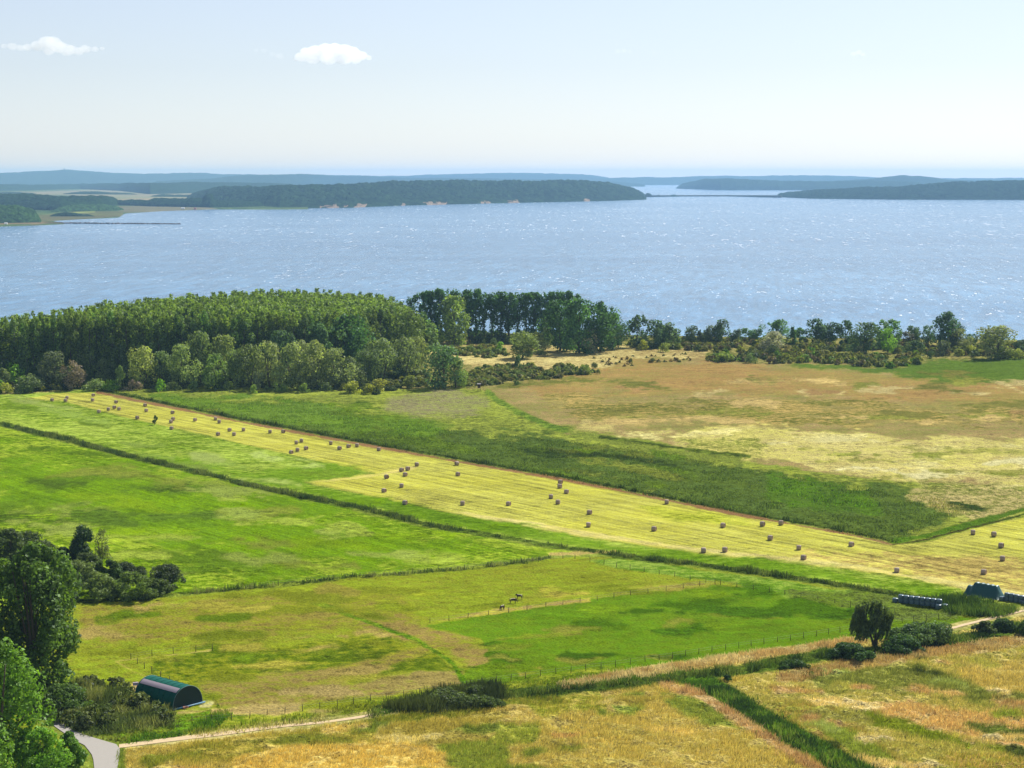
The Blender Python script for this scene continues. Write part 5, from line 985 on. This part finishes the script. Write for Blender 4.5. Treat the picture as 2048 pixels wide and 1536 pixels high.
# ------------------------------------------------------------------ hay bales
def bale_mat():
    t = NT('hay'); tc = t.n("ShaderNodeTexCoord").outputs['Object']
    mp = t.n("ShaderNodeMapping", {'Vector': tc, 'Scale': (2.5, 7, 7)}).outputs[0]
    n = t.noise(mp, 2.2, 4, .7)
    c = t.mix(n, rgba(alb((170, 140, 118))), rgba(alb((236, 216, 194))))
    c = t.vmul(c, t.math('MULTIPLY_ADD', t.n("ShaderNodeObjectInfo").outputs['Random'], .25, .85))
    bp = t.n("ShaderNodeBump", {'Height': n, 'Distance': .08, 'Strength': .9}).outputs[0]
    return t.surf(t.n("ShaderNodeBsdfPrincipled", {'Base Color': c, 'Roughness': .85, 'Specular IOR Level': .2, 'Normal': bp}).outputs[0])
M_hay = bale_mat()
M_hayend = plain('hay_end', (156, 126, 108), .95, .3, 5, bump=.08)
def cyl_shell(r, L, n=28, dent=.015, seed=0):
    """bale wrapping: axis along x, slightly sagging at the foot, rounded shoulders"""
    rs = np.random.default_rng(seed); mb = MB(); secs = [(-.5, .86), (-.45, .95), (-.32, 1.01), (0, 1.03), (.32, 1.01), (.45, .95), (.5, .86)]
    V = []
    for sx, k in secs:
        for i in range(n):
            a = 2 * math.pi * i / n; rr = r * k * (1 + rs.uniform(-dent, dent)); z = rr * math.sin(a)
            z = max(z, -r * .95); V.append((sx * L, rr * math.cos(a), z))
    Fc = [(j * n + i, j * n + (i + 1) % n, (j + 1) * n + (i + 1) % n, (j + 1) * n + i) for j in range(len(secs) - 1) for i in range(n)]
    return mb.add(V, Fc)
def end_disc(r, L, sg, n=28):
    mb = MB(); V = [(sg * (L * .5 - .05), 0, 0)]; Fc = []
    for k, (q, dx) in enumerate(((.35, -.02), (.7, -.005), (.865, 0))):
        for i in range(n):
            a = 2 * math.pi * i / n; V.append((sg * (L * .5 + dx), q * r * math.cos(a), max(q * r * math.sin(a), -r * .95)))
    for i in range(n): Fc.append((0, 1 + i, 1 + (i + 1) % n))
    for k in range(2):
        for i in range(n): Fc.append((1 + k * n + i, 1 + (k + 1) * n + i, 1 + (k + 1) * n + (i + 1) % n, 1 + k * n + (i + 1) % n))
    return mb.add(V, Fc)
BR, BL = .65, 1.12
bale_shell = [cyl_shell(BR, BL, seed=i).mesh('bale_shell', M_hay, True) for i in range(3)]
bale_end = [end_disc(BR, BL, s_).mesh('bale_end', M_hayend) for s_ in (-1, 1)]
BALES = [
 (104, 799.5, 'leftmost round bale, alone at the tip of the hay strip'), (134, 795, 'upper bale of the pair near the left tip of the strip'), (131, 800.5, 'lower bale of the pair near the left tip of the strip'),
 (186.5, 790, 'topmost bale of all, upper of two in line under the wood'), (185, 799.5, 'bale right below the topmost one of the strip'),
 (232, 803.7, 'bale above the loose group of four, near the upper left edge'), (228.7, 814.4, 'uppermost of the loose group of four small bales at upper left'), (238, 817.4, 'right-hand bale of the loose group of four at upper left'), (216.7, 818, 'bale second from left in the loose group of four at upper left'), (197.5, 822.7, 'lowest and leftmost bale of the loose group of four at upper left'),
 (290, 810, 'upper bale of two in line above the sapling'), (292.4, 820.5, 'lower bale of two in line above the sapling'), (274.4, 835, 'bale just left of the lone sapling'),
 (345, 824.4, 'topmost of four bales in a column right of the sapling'), (346, 837.4, 'second from top of four bales in a column right of the sapling'), (342, 843, 'third from top of four bales in a column right of the sapling'), (343, 856, 'lowest of four bales in a column right of the sapling'),
 (390, 839.3, 'single bale between the column of four and the upper edge pair'), (431, 837, 'upper left bale of the pair beside the brown edge line'), (438.4, 843, 'lower right bale of the pair beside the brown edge line'),
 (459, 859.4, 'upper left corner of the ragged square of four bales'), (436, 867.7, 'leftmost low bale of the ragged square of four'), (468, 868, 'lower bale in the middle of the ragged square of four'), (487, 859, 'rightmost bale of the ragged square of four'),
 (540, 863, 'left bale of two level ones near the brown edge line'), (566.4, 862.7, 'right bale of two level ones near the brown edge line'),
 (602.8, 880.8, 'highest of the five clustered bales above the unmown tongue'), (592.5, 885, 'second highest of the five clustered bales above the unmown tongue'), (612, 896, 'right-hand bale of the five clustered above the unmown tongue'), (595, 899.3, 'middle low bale of the five clustered above the unmown tongue'), (582.3, 904.2, 'lowest left bale of the five clustered above the unmown tongue'),
 (661.6, 885.7, 'leftmost of four bales in a shallow row along the upper edge'), (679, 896, 'lowest of four bales in a shallow row along the upper edge'), (697, 892, 'third of four bales in a shallow row along the upper edge'), (714, 890.3, 'rightmost of four bales in a shallow row along the upper edge'), (757.6, 898.6, 'lone bale close to the brown edge, right of the shallow row'),
 (833.5, 928.6, 'bale showing its flat end, top right of the six by the pale track'), (815.4, 937, 'bale between two others in the slanting line by the pale track'), (803, 939.6, 'left bale of the slanting line by the pale track'), (810.3, 948.6, 'bale under the slanting line at the end of the pale track'), (773, 953.3, 'bale lying on the pale turning track beside the unmown tongue'),
 (913.6, 926.7, 'round-faced bale hard against the brown edge line'), (915.8, 948, 'bale straight below the round-faced one at mid field'), (803, 971, 'bale alone below the pale turning track'), (768, 981, 'bale alone at lower left, under the pale track'), (809.8, 1004.8, 'bale at the lower green margin, left of its level neighbour'), (925, 1006.3, 'first of two level bales near the lower margin at mid field'), (1017, 1007.4, 'second of two level bales near the lower margin at mid field'),
 (1120.8, 963.7, 'top one of two bales touching in the middle of the strip'), (1119.6, 972.3, 'bottom one of two bales touching in the middle of the strip'), (1132.8, 983, 'bale right below the two touching ones'), (1101.8, 993, 'left bale of the lower pair under the two touching ones'), (1115.7, 1004, 'lower right bale of the pair under the two touching ones'),
 (1179, 1024.3, 'upper bale of two in line at centre right'), (1176.8, 1049.4, 'lower bale of two in line at centre right'), (1308, 1057.5, 'bale standing alone below the green streak in the hay'), (1333.3, 1003.8, 'bale alone by the brown edge above the green streak'), (1446, 1050.4, 'bale at the right end of the green streak'),
 (1407, 1100.2, 'left bale of two level ones on the lower green margin'), (1449.7, 1099, 'right bale of two level ones on the lower green margin'),
 (1525, 1047.7, 'left bale of two near the brown edge before the field corner'), (1562, 1045.6, 'right bale of two near the brown edge before the field corner'), (1540.4, 1075.5, 'bale below the two near the brown edge'), (1597.7, 1095.3, 'upper one of two stacked-looking bales at lower right'), (1607, 1115, 'lower one of two stacked-looking bales at lower right'), (1702.8, 1088.6, 'bale alone left of the field corner'), (1793.6, 1140.6, 'bale alone above the row of wrapped bales'),
 (1946, 1064.3, 'bale on the right wing of the strip, left one along the bank'), (1987.8, 1068, 'bale on the right wing, just right of the one along the bank'), (2002.3, 1090.5, 'middle bale of the column near the right edge'), (2005, 1116.7, 'bale nearest the right edge of the photo'), (1967.5, 1143.8, 'bale above the green tarpaulin'),
]
FLAT = {833.5: 1.15, 913.6: 1.35, 773: .1}
rb = random.Random(11)
for i, (bx, by, lab) in enumerate(BALES):
    p = GV(bx, by, BR * .95); o = link('hay_bale', None, loc=(p.x, p.y, BR * .95)); o.rotation_euler.z = HAY + FLAT.get(bx, rb.uniform(.3, .95)) + (math.pi if rb.random() < .5 else 0)
    link('bale_shell', bale_shell[i % 3], o); link('bale_end', bale_end[0], o); link('bale_end', bale_end[1], o)
    tag(o, lab, 'hay bale', 'round bales on the hay strip')

# ------------------------------------------------------------------ wrapped bales
M_wrap = plain('stretch_film', (96, 122, 132), .28, .15, 4, .6, .03)
def wrapped(r, h, seed):
    rs = np.random.default_rng(seed); mb = MB(); n = 20; V = []; pr = [(.0, .90), (.06, .98), (.3, 1.03), (.7, 1.03), (.93, .98), (1.0, .86), (1.03, .45), (1.0, .0)]
    for zz, k in pr:
        for i in range(n):
            a = 2 * math.pi * i / n; q = r * k * (1 + rs.uniform(-.015, .015)); V.append((q * math.cos(a), q * math.sin(a), zz * h))
    Fc = [(j * n + i, j * n + (i + 1) % n, (j + 1) * n + (i + 1) % n, (j + 1) * n + i) for j in range(len(pr) - 1) for i in range(n)]
    return mb.add(V, Fc).mesh('wrapped_bale', M_wrap, True)
WR, WH = .60, .86
wr_me = [wrapped(WR, WH, i) for i in range(3)]
ordn = ['first', 'second', 'third', 'fourth', 'fifth', 'sixth', 'seventh', 'eighth', 'ninth', 'tenth']
a = GV(1802, 1206); b = GV(1874, 1214.5); dv = (b - a).normalized(); n8 = int(round((b - a).length / (2 * WR * 1.0))) + 1
def wb(p, lvl, lab, grp):
    o = link('wrapped_bale', random.choice(wr_me), loc=(p.x, p.y, .05 + lvl * WH * 1.0)); o.rotation_euler.z = random.uniform(0, 6); o.scale.z = random.uniform(.97, 1.03)
    tag(o, lab, 'wrapped bale', grp)
for i in range(n8):
    p = a + dv * (i * 2 * WR * 1.0)
    for l in range(2): wb(p, l, f"{ordn[i]} bale from the left in the {'bottom' if l == 0 else 'top'} tier of the long wrapped stack", 'pale wrapped bales')
wb(a - dv * 1.3, 0, 'single low wrapped bale at the left end of the long stack', 'pale wrapped bales')
wb(a + dv * (n8 * 1.2 - .05) + Vector((.1, -.2, 0)), 0, 'single low wrapped bale at the right end of the long stack', 'pale wrapped bales')
wb(a + dv * (n8 * 1.2 - 1.1) + Vector((-.5, -1.2, 0)), 0, 'wrapped bale pushed forward in front of the long stack', 'pale wrapped bales')
a = GV(2014, 1202); b = GV(2044, 1207.5); dv2 = (b - a).normalized(); n5 = 5
for i in range(n5):
    p = a + dv2 * (i * 1.2)
    for l in range(2): wb(p, l, f"{ordn[i]} bale from the tarpaulin in the {'bottom' if l == 0 else 'top'} tier of the short wrapped stack", 'wrapped bales beside the tarpaulin')
wb(a + dv2 * (5 * 1.2), 0, 'wrapped bale on the ground at the right end of the short stack', 'wrapped bales beside the tarpaulin')
wb(a + dv2 * (3.2) + Vector((.6, -1.25, 0)), 0, 'front wrapped bale before the short stack, near the photo edge', 'wrapped bales beside the tarpaulin')
wb(a + dv2 * (-1.2) + Vector((-.2, -.6, 0)), 0, 'wrapped bale peeping from under the tarpaulin end', 'wrapped bales beside the tarpaulin')
# ------------------------------------------------------------------ green tarpaulin over a bale heap
def tarp():
    A0 = GV(1926, 1190); B0 = GV(1992, 1200); d = (B0 - A0).normalized(); L = (B0 - A0).length + .6; nrm = Vector((-d.y, d.x, 0))
    if nrm.y < 0: nrm = -nrm
    n, k = 60, 24; V = []; Wd = 4.6
    for i in range(n + 1):
        u = i / n; hh = 2.9
        if u < .16: hh = 1.9 + .15 * math.sin(u * 20)
        elif u < .24: hh = 1.9 + (u - .16) / .08 * 1.0
        e0 = min(1, (u / .05)) ** .5; e1 = min(1, (1 - u) / .14)
        hh = hh * (.05 + .95 * e0) * (.15 + .85 * e1) * (1 - .08 * u)
        for j in range(k + 1):
            v = j / k; w_ = 1 - abs(2 * v - 1); z = hh * min(1, w_ * 1.25) ** .8
            fold = .10 * math.sin(u * 46 + math.sin(v * 5) * 2) * w_ + .12 * (fbm(np.array([u * 14.]), np.array([v * 6.]), 3, 3)[0] - .5)
            q = A0 + d * (u * L) + nrm * ((v - .1) * Wd + fold)
            V.append((q.x, q.y, max(z + fold * .6, .0)))
    Fc = [(i * (k + 1) + j, (i + 1) * (k + 1) + j, (i + 1) * (k + 1) + j + 1, i * (k + 1) + j + 1) for i in range(n) for j in range(k)]
    mb = MB(); mb.add(V, Fc); root = link('tarpaulin_heap', None, loc=A0)
    sh = link('tarpaulin', mb.mesh('tarpaulin', plain('green_tarpaulin', (14, 92, 84), .42, .15, .8, .6, .12), True), root); sh.matrix_parent_inverse = Matrix.Translation(-A0)
    mb = MB()
    for u in (.2, .45, .7, .88):
        q = A0 + d * (u * L) + nrm * (-.1 * Wd); mb.tube([(q.x - .3, q.y - .1, .12), (q.x + .3, q.y - .1, .12)], .16, 8)
    w_ = link('weight', mb.mesh('weight', plain('sandbag', (190, 186, 176), .9, .2, 3)), root); w_.matrix_parent_inverse = Matrix.Translation(-A0)
    tag(root, 'dark green tarpaulin drawn over a long heap at the edge of the hay strip', 'tarpaulin')
tarp()
# ------------------------------------------------------------------ arched shelter
def shelter():
    A0 = GV(346, 1420); B0 = GV(405, 1405.5); u = (B0 - A0); Wd = u.length; u.normalize(); v = Vector((-u.y, u.x, 0)); L = 10.6; r = Wd / 2
    Hh = 3.55; root = link('arched_shelter', None, loc=A0 + u * r)
    n = 36; bow = [(-math.cos(math.pi * i / n) * r, Hh * math.sin(math.pi * i / n) ** .82) for i in range(n + 1)]
    def pt(s, z, y, k=1.0): q = u * (s * k) + v * y; return (q.x, q.y, z * k)
    def shell(i0, i1, y0, y1, name, mat, k=1.0, ns=22, sag=.035, parent=root):
        mb = MB(); V = []
        for j in range(ns + 1):
            y = y0 + (y1 - y0) * j / ns; ph = (y / 1.5) % 1; sg = -sag * math.sin(math.pi * ph)
            for i in range(i0, i1 + 1): s, z = bow[i]; V.append(pt(s, z, y, k + sg / r))
        m_ = i1 - i0 + 1
        Fc = [(j * m_ + i, j * m_ + i + 1, (j + 1) * m_ + i + 1, (j + 1) * m_ + i) for j in range(ns) for i in range(m_ - 1)]
        o = link(name, mb.add(V, Fc).mesh(name, mat, True), parent); return o
    g = plain('green_cover', (16, 104, 90), .75, .1, .6, .12); dk = plain('dark_green_end', (10, 50, 52), .6, .1, .8)
    w_ = plain('pale_strip', (206, 190, 200), .5, .06, 1.5)
    shell(0, n, 0, L, 'cover', g)
    shell(9, 13, .25, L - .25, 'skylight', w_, 1.02, 22, .02)
    for k in range(1, 7):
        yy = L * k / 7; mb = MB(); mb.tube([pt(s, z, yy, 1.006) for s, z in bow], .035, 5); link('rib', mb.mesh('rib', g, True), root)
    for yy, nm in ((.02, 'end_wall'), (L - .02, 'end_wall')):
        mb = MB(); V = [pt(0, 0, yy)] + [pt(s, z, yy, .985) for s, z in bow]; mb.add(V, [(0, i + 1, i + 2) for i in range(n)])
        link(nm, mb.mesh(nm, dk), root)
    for yy in (0, L): 
        mb = MB(); mb.tube([pt(s, z, yy, 1.0) for s, z in bow], .05, 6); link('hoop', mb.mesh('hoop', plain('galvanised', (120, 150, 150), .4, .05)), root)
    mb = MB(); mb.tube([pt(-r - .2, .12, -.35), pt(0, .14, -.4), pt(r + .3, .16, -.3)], .16, 8); link('ground_roll', mb.mesh('ground_roll', plain('blue_film_roll', (96, 142, 170), .5, .1, 2), True), root)
    mb = MB(); mb.tube([pt(-r - .1, .1, .2), pt(-r - .1, .1, L)], .12, 8); link('base_rail', mb.mesh('base_rail', dk, True), root)
    mb = MB(); mb.box(pt(-r * .9, 2.6, L + .15), (.9, .4, .5), .3); link('rolled_door', mb.mesh('rolled_door', w_), root)
    tag(root, 'arched dark green fabric shelter with one pale strip along its side', 'shelter')
    q = A0 + u * 2.1 - v * .9
    mb = MB(); 
    for i in range(7): mb.box((q.x + random.uniform(-.5, .5), q.y + random.uniform(-.2, .2), .12 + .1 * (i % 3)), (.45, .3, .16), random.uniform(0, 3))
    tag(link('brick_pile', mb.mesh('brick_pile', plain('brick_red', (206, 150, 130), .9, .3, 4))), 'small pile of reddish bricks in front of the arched shelter', 'bricks')
shelter()
# ------------------------------------------------------------------ raised hide
hd = GV(958, 783); root = link('raised_hide', None, loc=hd); wdm = plain('dark_boards', (84, 58, 50), .85, .2, 4)
mb = MB(); mb.box((0, 0, 2.35), (1.25, 1.25, 1.5)); link('cabin', mb.mesh('cabin', wdm), root)
mb = MB(); mb.add([(-.8, -.8, 3.12), (.8, -.8, 3.12), (.8, .8, 3.32), (-.8, .8, 3.32), (-.8, -.8, 3.18), (.8, -.8, 3.18), (.8, .8, 3.38), (-.8, .8, 3.38)], [(0, 3, 2, 1), (4, 5, 6, 7), (0, 1, 5, 4), (2, 3, 7, 6), (0, 4, 7, 3), (1, 2, 6, 5)]); link('roof', mb.mesh('roof', plain('felt', (150, 146, 150), .8)), root)
for sx in (-1, 1):
    for sy in (-1, 1): mb = MB(); mb.tube([(sx * .85, sy * .85, -.2), (sx * .55, sy * .55, 1.62)], .07, 6); link('leg', mb.mesh('leg', wdm), root)
mb = MB(); mb.tube([(-.2, -1.5, 0), (-.2, -.66, 1.7)], .04, 5); mb.tube([(.2, -1.5, 0), (.2, -.66, 1.7)], .04, 5)
for i in range(6): f = i / 6 + .08; mb.tube([(-.2, -1.5 + .84 * f, 1.7 * f), (.2, -1.5 + .84 * f, 1.7 * f)], .03, 5)
link('ladder', mb.mesh('ladder', wdm), root)
tag(root, 'small dark wooden hunting hide on legs at the scrub edge', 'hunting hide')

# ------------------------------------------------------------------ fences
M_post = plain('post_wood', (96, 84, 66), .9, .25, 6); M_wire = plain('wire', (150, 160, 130), .5, .05)
post_me = MB().tube([(0, 0, -.3), (0, 0, .6), (0, 0, 1.15)], [.065, .06, .05], 7).mesh('post', M_post, True)
def fence(line, gap, label):
    pts = [GV(*p) for p in line]; root = link('wire_fence', None, loc=pts[0]); P = []
    carry = 0
    for a_, b_ in zip(pts[:-1], pts[1:]):
        L = (b_ - a_).length; d = (b_ - a_).normalized(); s_ = carry
        while s_ < L: P.append(a_ + d * s_); s_ += gap * random.uniform(.94, 1.06)
        carry = s_ - L
    P.append(pts[-1])
    for p in P:
        o = link('post', post_me, root, p - pts[0]); o.rotation_euler = (random.uniform(-.06, .06), random.uniform(-.06, .06), random.uniform(0, 3)); o.scale.z = random.uniform(.92, 1.08)
    for h in (.55, .98):
        mb = MB(); mb.tube([(p.x - pts[0].x, p.y - pts[0].y, h + random.uniform(-.02, .02)) for p in P], .013, 4); link('wire', mb.mesh('wire', M_wire), root)
    tag(root, label, 'fence')
fence([(384, 1446), (463, 1440), (540, 1430), (616, 1421), (690, 1410), (765, 1398), (837, 1389), (907, 1377), (982, 1366), (1050, 1356), (1152, 1343), (1250, 1330), (1344, 1316), (1440, 1301), (1528, 1288), (1600, 1277), (1702, 1261), (1760, 1252), (1831, 1242), (1900, 1236)], 3.15, 'long wire fence with wooden posts along the lower side of the pasture')
fence([(860, 1247), (950, 1235), (1048, 1222), (1170, 1204), (1300, 1186), (1430, 1168)], 4.6, 'wire fence between the olive paddock and the bright green one')
fence([(1180, 1124), (1281, 1143), (1352, 1155), (1466, 1174), (1545, 1186), (1625, 1199), (1702, 1213), (1790, 1228)], 4.2, 'wire fence along the upper side of the bright green paddock')
fence([(500, 1176), (630, 1163), (754, 1151), (840, 1145), (925, 1138), (1040, 1127), (1150, 1117)], 6.4, 'wire fence along the scrubby line below the left meadow')
fence([(262, 1318), (300, 1343), (352, 1372)], 4.0, 'short fence slanting down to the arched shelter')
fence([(262, 1318), (340, 1306), (425, 1301)], 4.4, 'short fence running right from the corner above the shelter')
for x0, y0, lb in ((383, 1446, 'lone stake'),): pass

# ------------------------------------------------------------------ horses
M_coat = plain('brown_coat', (78, 54, 50), .6, .2, 3, .4); M_sunback = plain('back_sunlight', (226, 206, 192), .8, .1, 3); M_hair = plain('dark_hair', (40, 30, 30), .9, .1)  # the pale tone stands for sunlight on the horse's back
def horse(px, py, yaw, s, label, graze=True, walk=0.0):
    o0 = GV(px, py)
    hd_ = ((.98, 0, .62), (1.16, 0, .38)) if graze else ((1.0, 0, 1.12), (1.22, 0, .98))
    J = [((-.62, 0, 1.05), .25), ((-.2, 0, 1.0), .25), ((.3, 0, .98), .26), ((.62, 0, 1.08), .22), ((.86, 0, .98 if graze else 1.2), .13), (hd_[0], .11), (hd_[1], .06)]
    E = [(0, 1), (1, 2), (2, 3), (3, 4), (4, 5), (5, 6)]
    def leg(root_i, x, y, hind, sw):
        n = len(J)
        if hind: J.extend([((x, y, .86), .16), ((x + .1, y, .62), .11), ((x - .06 + sw, y, .40), .07), ((x + sw, y, .12), .055), ((x + .04 + sw, y, .02), .065)])
        else: J.extend([((x, y, .80), .13), ((x, y, .60), .095), ((x + .02 + sw * .6, y, .38), .068), ((x + sw, y, .12), .052), ((x + .04 + sw, y, .02), .062)])
        E.append((root_i, n)); E.extend((n + k, n + k + 1) for k in range(4))
    leg(0, -.62, .15, True, walk); leg(0, -.62, -.15, True, -walk); leg(3, .55, .13, False, -walk); leg(3, .55, -.13, False, walk)
    me = bpy.data.meshes.new('horse'); me.from_pydata([j[0] for j in J], E, []); me.materials.append(M_coat)
    o = link('horse', me, loc=o0); o.rotation_euler.z = yaw; o.scale = (s, s, s * 1.12)
    sk = o.modifiers.new('skin', 'SKIN'); sk.use_smooth_shade = True; ss = o.modifiers.new('sub', 'SUBSURF'); ss.levels = ss.render_levels = 1
    for i, (_, r) in enumerate(J): me.skin_vertices[0].data[i].radius = (r, r * (1.15 if i < 4 else 1))
    me.skin_vertices[0].data[0].use_root = True
    mb = MB(); mb.tube([(-.80, 0, 1.12), (-.92, 0, .95), (-.93, 0, .45)], [.05, .08, .03], 7); link('tail', mb.mesh('tail', M_hair, True), o)
    e = hd_[0]; mb = MB(); mb.tube([(.60, 0, 1.32), (.84, 0, 1.10 if graze else 1.34), (e[0], 0, e[2] + .12)], [.05, .07, .05], 7); link('mane', mb.mesh('mane', M_hair, True), o)
    mb = MB(); mb.tube([(e[0] - .02, .06, e[2] + .08), (e[0] - .03, .08, e[2] + .2)], [.03, .01], 5); mb.tube([(e[0] - .02, -.06, e[2] + .08), (e[0] - .03, -.08, e[2] + .2)], [.03, .01], 5); link('ears', mb.mesh('ears', M_coat), o)
    mb = MB(); V = []
    for i in range(13):
        x = -.72 + 1.3 * i / 12; zz = 1.30 - .05 * math.sin(math.pi * i / 12) + (-.06 if i in (0, 12) else 0)
        for k in range(7): a_ = -1 + 2 * k / 6; V.append((x, a_ * .13, zz + .02 - .04 * a_ * a_))
    mb.add(V, [(i * 7 + k, (i + 1) * 7 + k, (i + 1) * 7 + k + 1, i * 7 + k + 1) for i in range(12) for k in range(6)])
    link('sunlit_back', mb.mesh('sunlit_back', M_sunback, True), o)  # sunlight on the back, laid on as a pale strip
    tag(o, label, 'horse')
horse(1039, 1199.5, math.pi - .15, .82, 'rearmost brown horse, head to the left', False)
horse(1026, 1208, .1, .86, 'middle brown horse with its head lowered to the right', True)
horse(1004.5, 1221, math.pi + .9, .80, 'foremost small brown horse stepping towards the fence', True, .12)

# ------------------------------------------------------------------ far buildings
M_white = plain('white_wall', (244, 244, 244), .8, .03, .2); M_rr = plain('red_roof', (190, 110, 90), .8, .1, .2)
def house(px, py, w, d, h, rf, lab, wall=M_white, roof=M_rr, cat='house', z=0):
    p = GV(px, py, z); root = link('far_house', None, loc=p)
    mb = MB(); mb.box((0, 0, h / 2 - .5), (w, d, h + 1)); link('wall', mb.mesh('wall', wall), root)
    mb = MB(); a_, b_ = w / 2 + .4, d / 2 + .4
    mb.add([(-a_, -b_, h), (a_, -b_, h), (a_, b_, h), (-a_, b_, h), (-a_, 0, h + rf), (a_, 0, h + rf)], [(0, 3, 2, 1), (0, 1, 5, 4), (2, 3, 4, 5), (0, 4, 3), (1, 2, 5)]); link('roof', mb.mesh('roof', roof), root)
    tag(root, lab, cat)
house(366, 418.4, 9, 6, 3, 1.6, 'white cottage on the beach of the far left shore', roof=M_white, z=1)
house(390, 418.6, 6, 5, 2.6, 2, 'small reddish cottage right of the white one on the far shore', plain('pink_wall', (206, 150, 140), .8), z=1)
house(1312, 369.6, 55, 20, 12, 6, 'long white building on the far shore between the headlands', roof=M_white)
house(12, 449, 5, 5, 2.4, 1.2, 'tiny white hut on the far left waterline', roof=M_white, z=.8)
# lookout tower on the far ridge
yt = float(G(134, 371)[1]) + 1900; xt = (134 - 1024) / F * yt; zt = ZAT(341.5, yt); root = link('lookout_tower', None, loc=(xt, yt, zt - 6))
mb = MB(); mb.tube([(0, 0, 0), (0, 0, 24)], [7, 6], 10); link('shaft', mb.mesh('shaft', plain('tower_brick', (150, 140, 130), .9)), root)
mb = MB(); mb.tube([(0, 0, 24), (0, 0, 27), (0, 0, 33)], [9, 9, 1], 10); link('roof', mb.mesh('roof', plain('tower_roof', (110, 110, 110), .9)), root)
tag(root, 'little lookout tower on the crest of the farthest left hill', 'tower')

# ------------------------------------------------------------------ clouds: puffs merged into one skin, filled with an even white mist
def cloud(px, py, puffs, label, dens, dist=13000.0):
    """puffs: (dx, dy, r) in photo pixels from the centre"""
    x = (px - 1024) / F * dist; z = ZAT(py, dist); m = dist / F
    import bmesh
    bm = bmesh.new(); rr = random.Random(int(px))
    for dx, dy, r in puffs:
        mt = Matrix.Translation((dx * m, rr.uniform(-.8, .8) * r * m, -dy * m)) @ Matrix.Diagonal((r * m * rr.uniform(1, 1.3), r * m * 1.2, r * m * .8, 1))
        bmesh.ops.create_icosphere(bm, subdivisions=3, radius=1, matrix=mt)
    me = bpy.data.meshes.new('cloud'); bm.to_mesh(me); bm.free()
    o = link('cloud', me, loc=(x, dist, z))
    rm = o.modifiers.new('remesh', 'REMESH'); rm.mode = 'VOXEL'; rm.voxel_size = 3.2 * m * .35
    tx = bpy.data.textures.new('cloud_noise', 'CLOUDS'); tx.noise_scale = 9 * m; tx.noise_depth = 4
    dp = o.modifiers.new('puff', 'DISPLACE'); dp.texture = tx; dp.strength = 5.0 * m; dp.mid_level = .5; dp.texture_coords = 'LOCAL'
    t = bpy.data.materials.new('cloud_mist'); t.use_nodes = True; nt_ = t.node_tree; nt_.nodes.clear()
    out = nt_.nodes.new("ShaderNodeOutputMaterial"); vs = nt_.nodes.new("ShaderNodeVolumeScatter"); vs.inputs['Density'].default_value = dens; vs.inputs['Color'].default_value = (1, 1, 1, 1); vs.inputs['Anisotropy'].default_value = .45
    nt_.links.new(vs.outputs[0], out.inputs['Volume']); me.materials.append(t)
    tag(o, label, 'cloud')
cloud(670, 112, [(-62, 2, 12), (-50, -6, 14), (-34, -8, 15), (-15, -12, 16), (5, -11, 17), (22, -12, 15), (40, -6, 15), (56, 0, 12), (70, 3, 7), (-40, 6, 12), (-10, 4, 16), (20, 5, 15), (45, 7, 10), (-72, 6, 6)], 'compact bright white cloud left of the middle of the sky', .013)
cloud(112, 92, [(-92, 0, 6), (-76, 1, 9), (-60, 3, 8), (-44, 3, 9), (-26, 0, 13), (-10, -8, 15), (6, -7, 15), (20, 3, 15), (-5, 8, 12), (38, 7, 13), (55, 10, 10), (70, 6, 10), (88, 6, 7), (102, 5, 5), (30, 12, 9)], 'ragged pinkish white cloud at the upper left', .008)
cloud(530, 100, [(-12, 0, 5), (4, 1, 6), (20, 8, 6), (34, 12, 8)], 'faint wisp left of the compact cloud', .002)
cloud(1243, 102, [(-10, 0, 5), (3, -1, 6), (14, 1, 4)], 'faint wisp, the left one above the bay inlet', .002)
cloud(1310, 105, [(-5, 0, 4), (4, 0, 4)], 'tiny faint wisp right of another one', .0015)
cloud(1706, 107, [(-8, 0, 5), (2, -2, 6), (12, 2, 5)], 'small white puff high on the right', .004)
cloud(434, 243, [(-10, 0, 3), (0, 0, 3), (9, 0, 3)], 'thin pale streak low in the left sky', .0015)
cloud(360, 217, [(-10, 0, 3), (0, 0, 3), (10, 0, 3)], 'thin pale streak above another at left', .002)

# ------------------------------------------------------------------ haze over land and water
def haze():
    mb = MB(); mb.box((0, 13050, 84), (106000, 26700, 174)); me = mb.mesh('haze', bpy.data.materials.new('haze_air'))
    m = me.materials[0]; m.use_nodes = True; n_ = m.node_tree; n_.nodes.clear()
    out = n_.nodes.new("ShaderNodeOutputMaterial"); v = n_.nodes.new("ShaderNodeVolumePrincipled")
    v.inputs['Color'].default_value = (.40, .69, 1.0, 1); v.inputs['Density'].default_value = 4.4e-5; v.inputs['Anisotropy'].default_value = .1
    n_.links.new(v.outputs[0], out.inputs['Volume'])
    o = link('haze', me); o['kind'] = 'stuff'; o['label'] = 'thin blue air over the bay and the far hills'; o['category'] = 'haze'
haze()
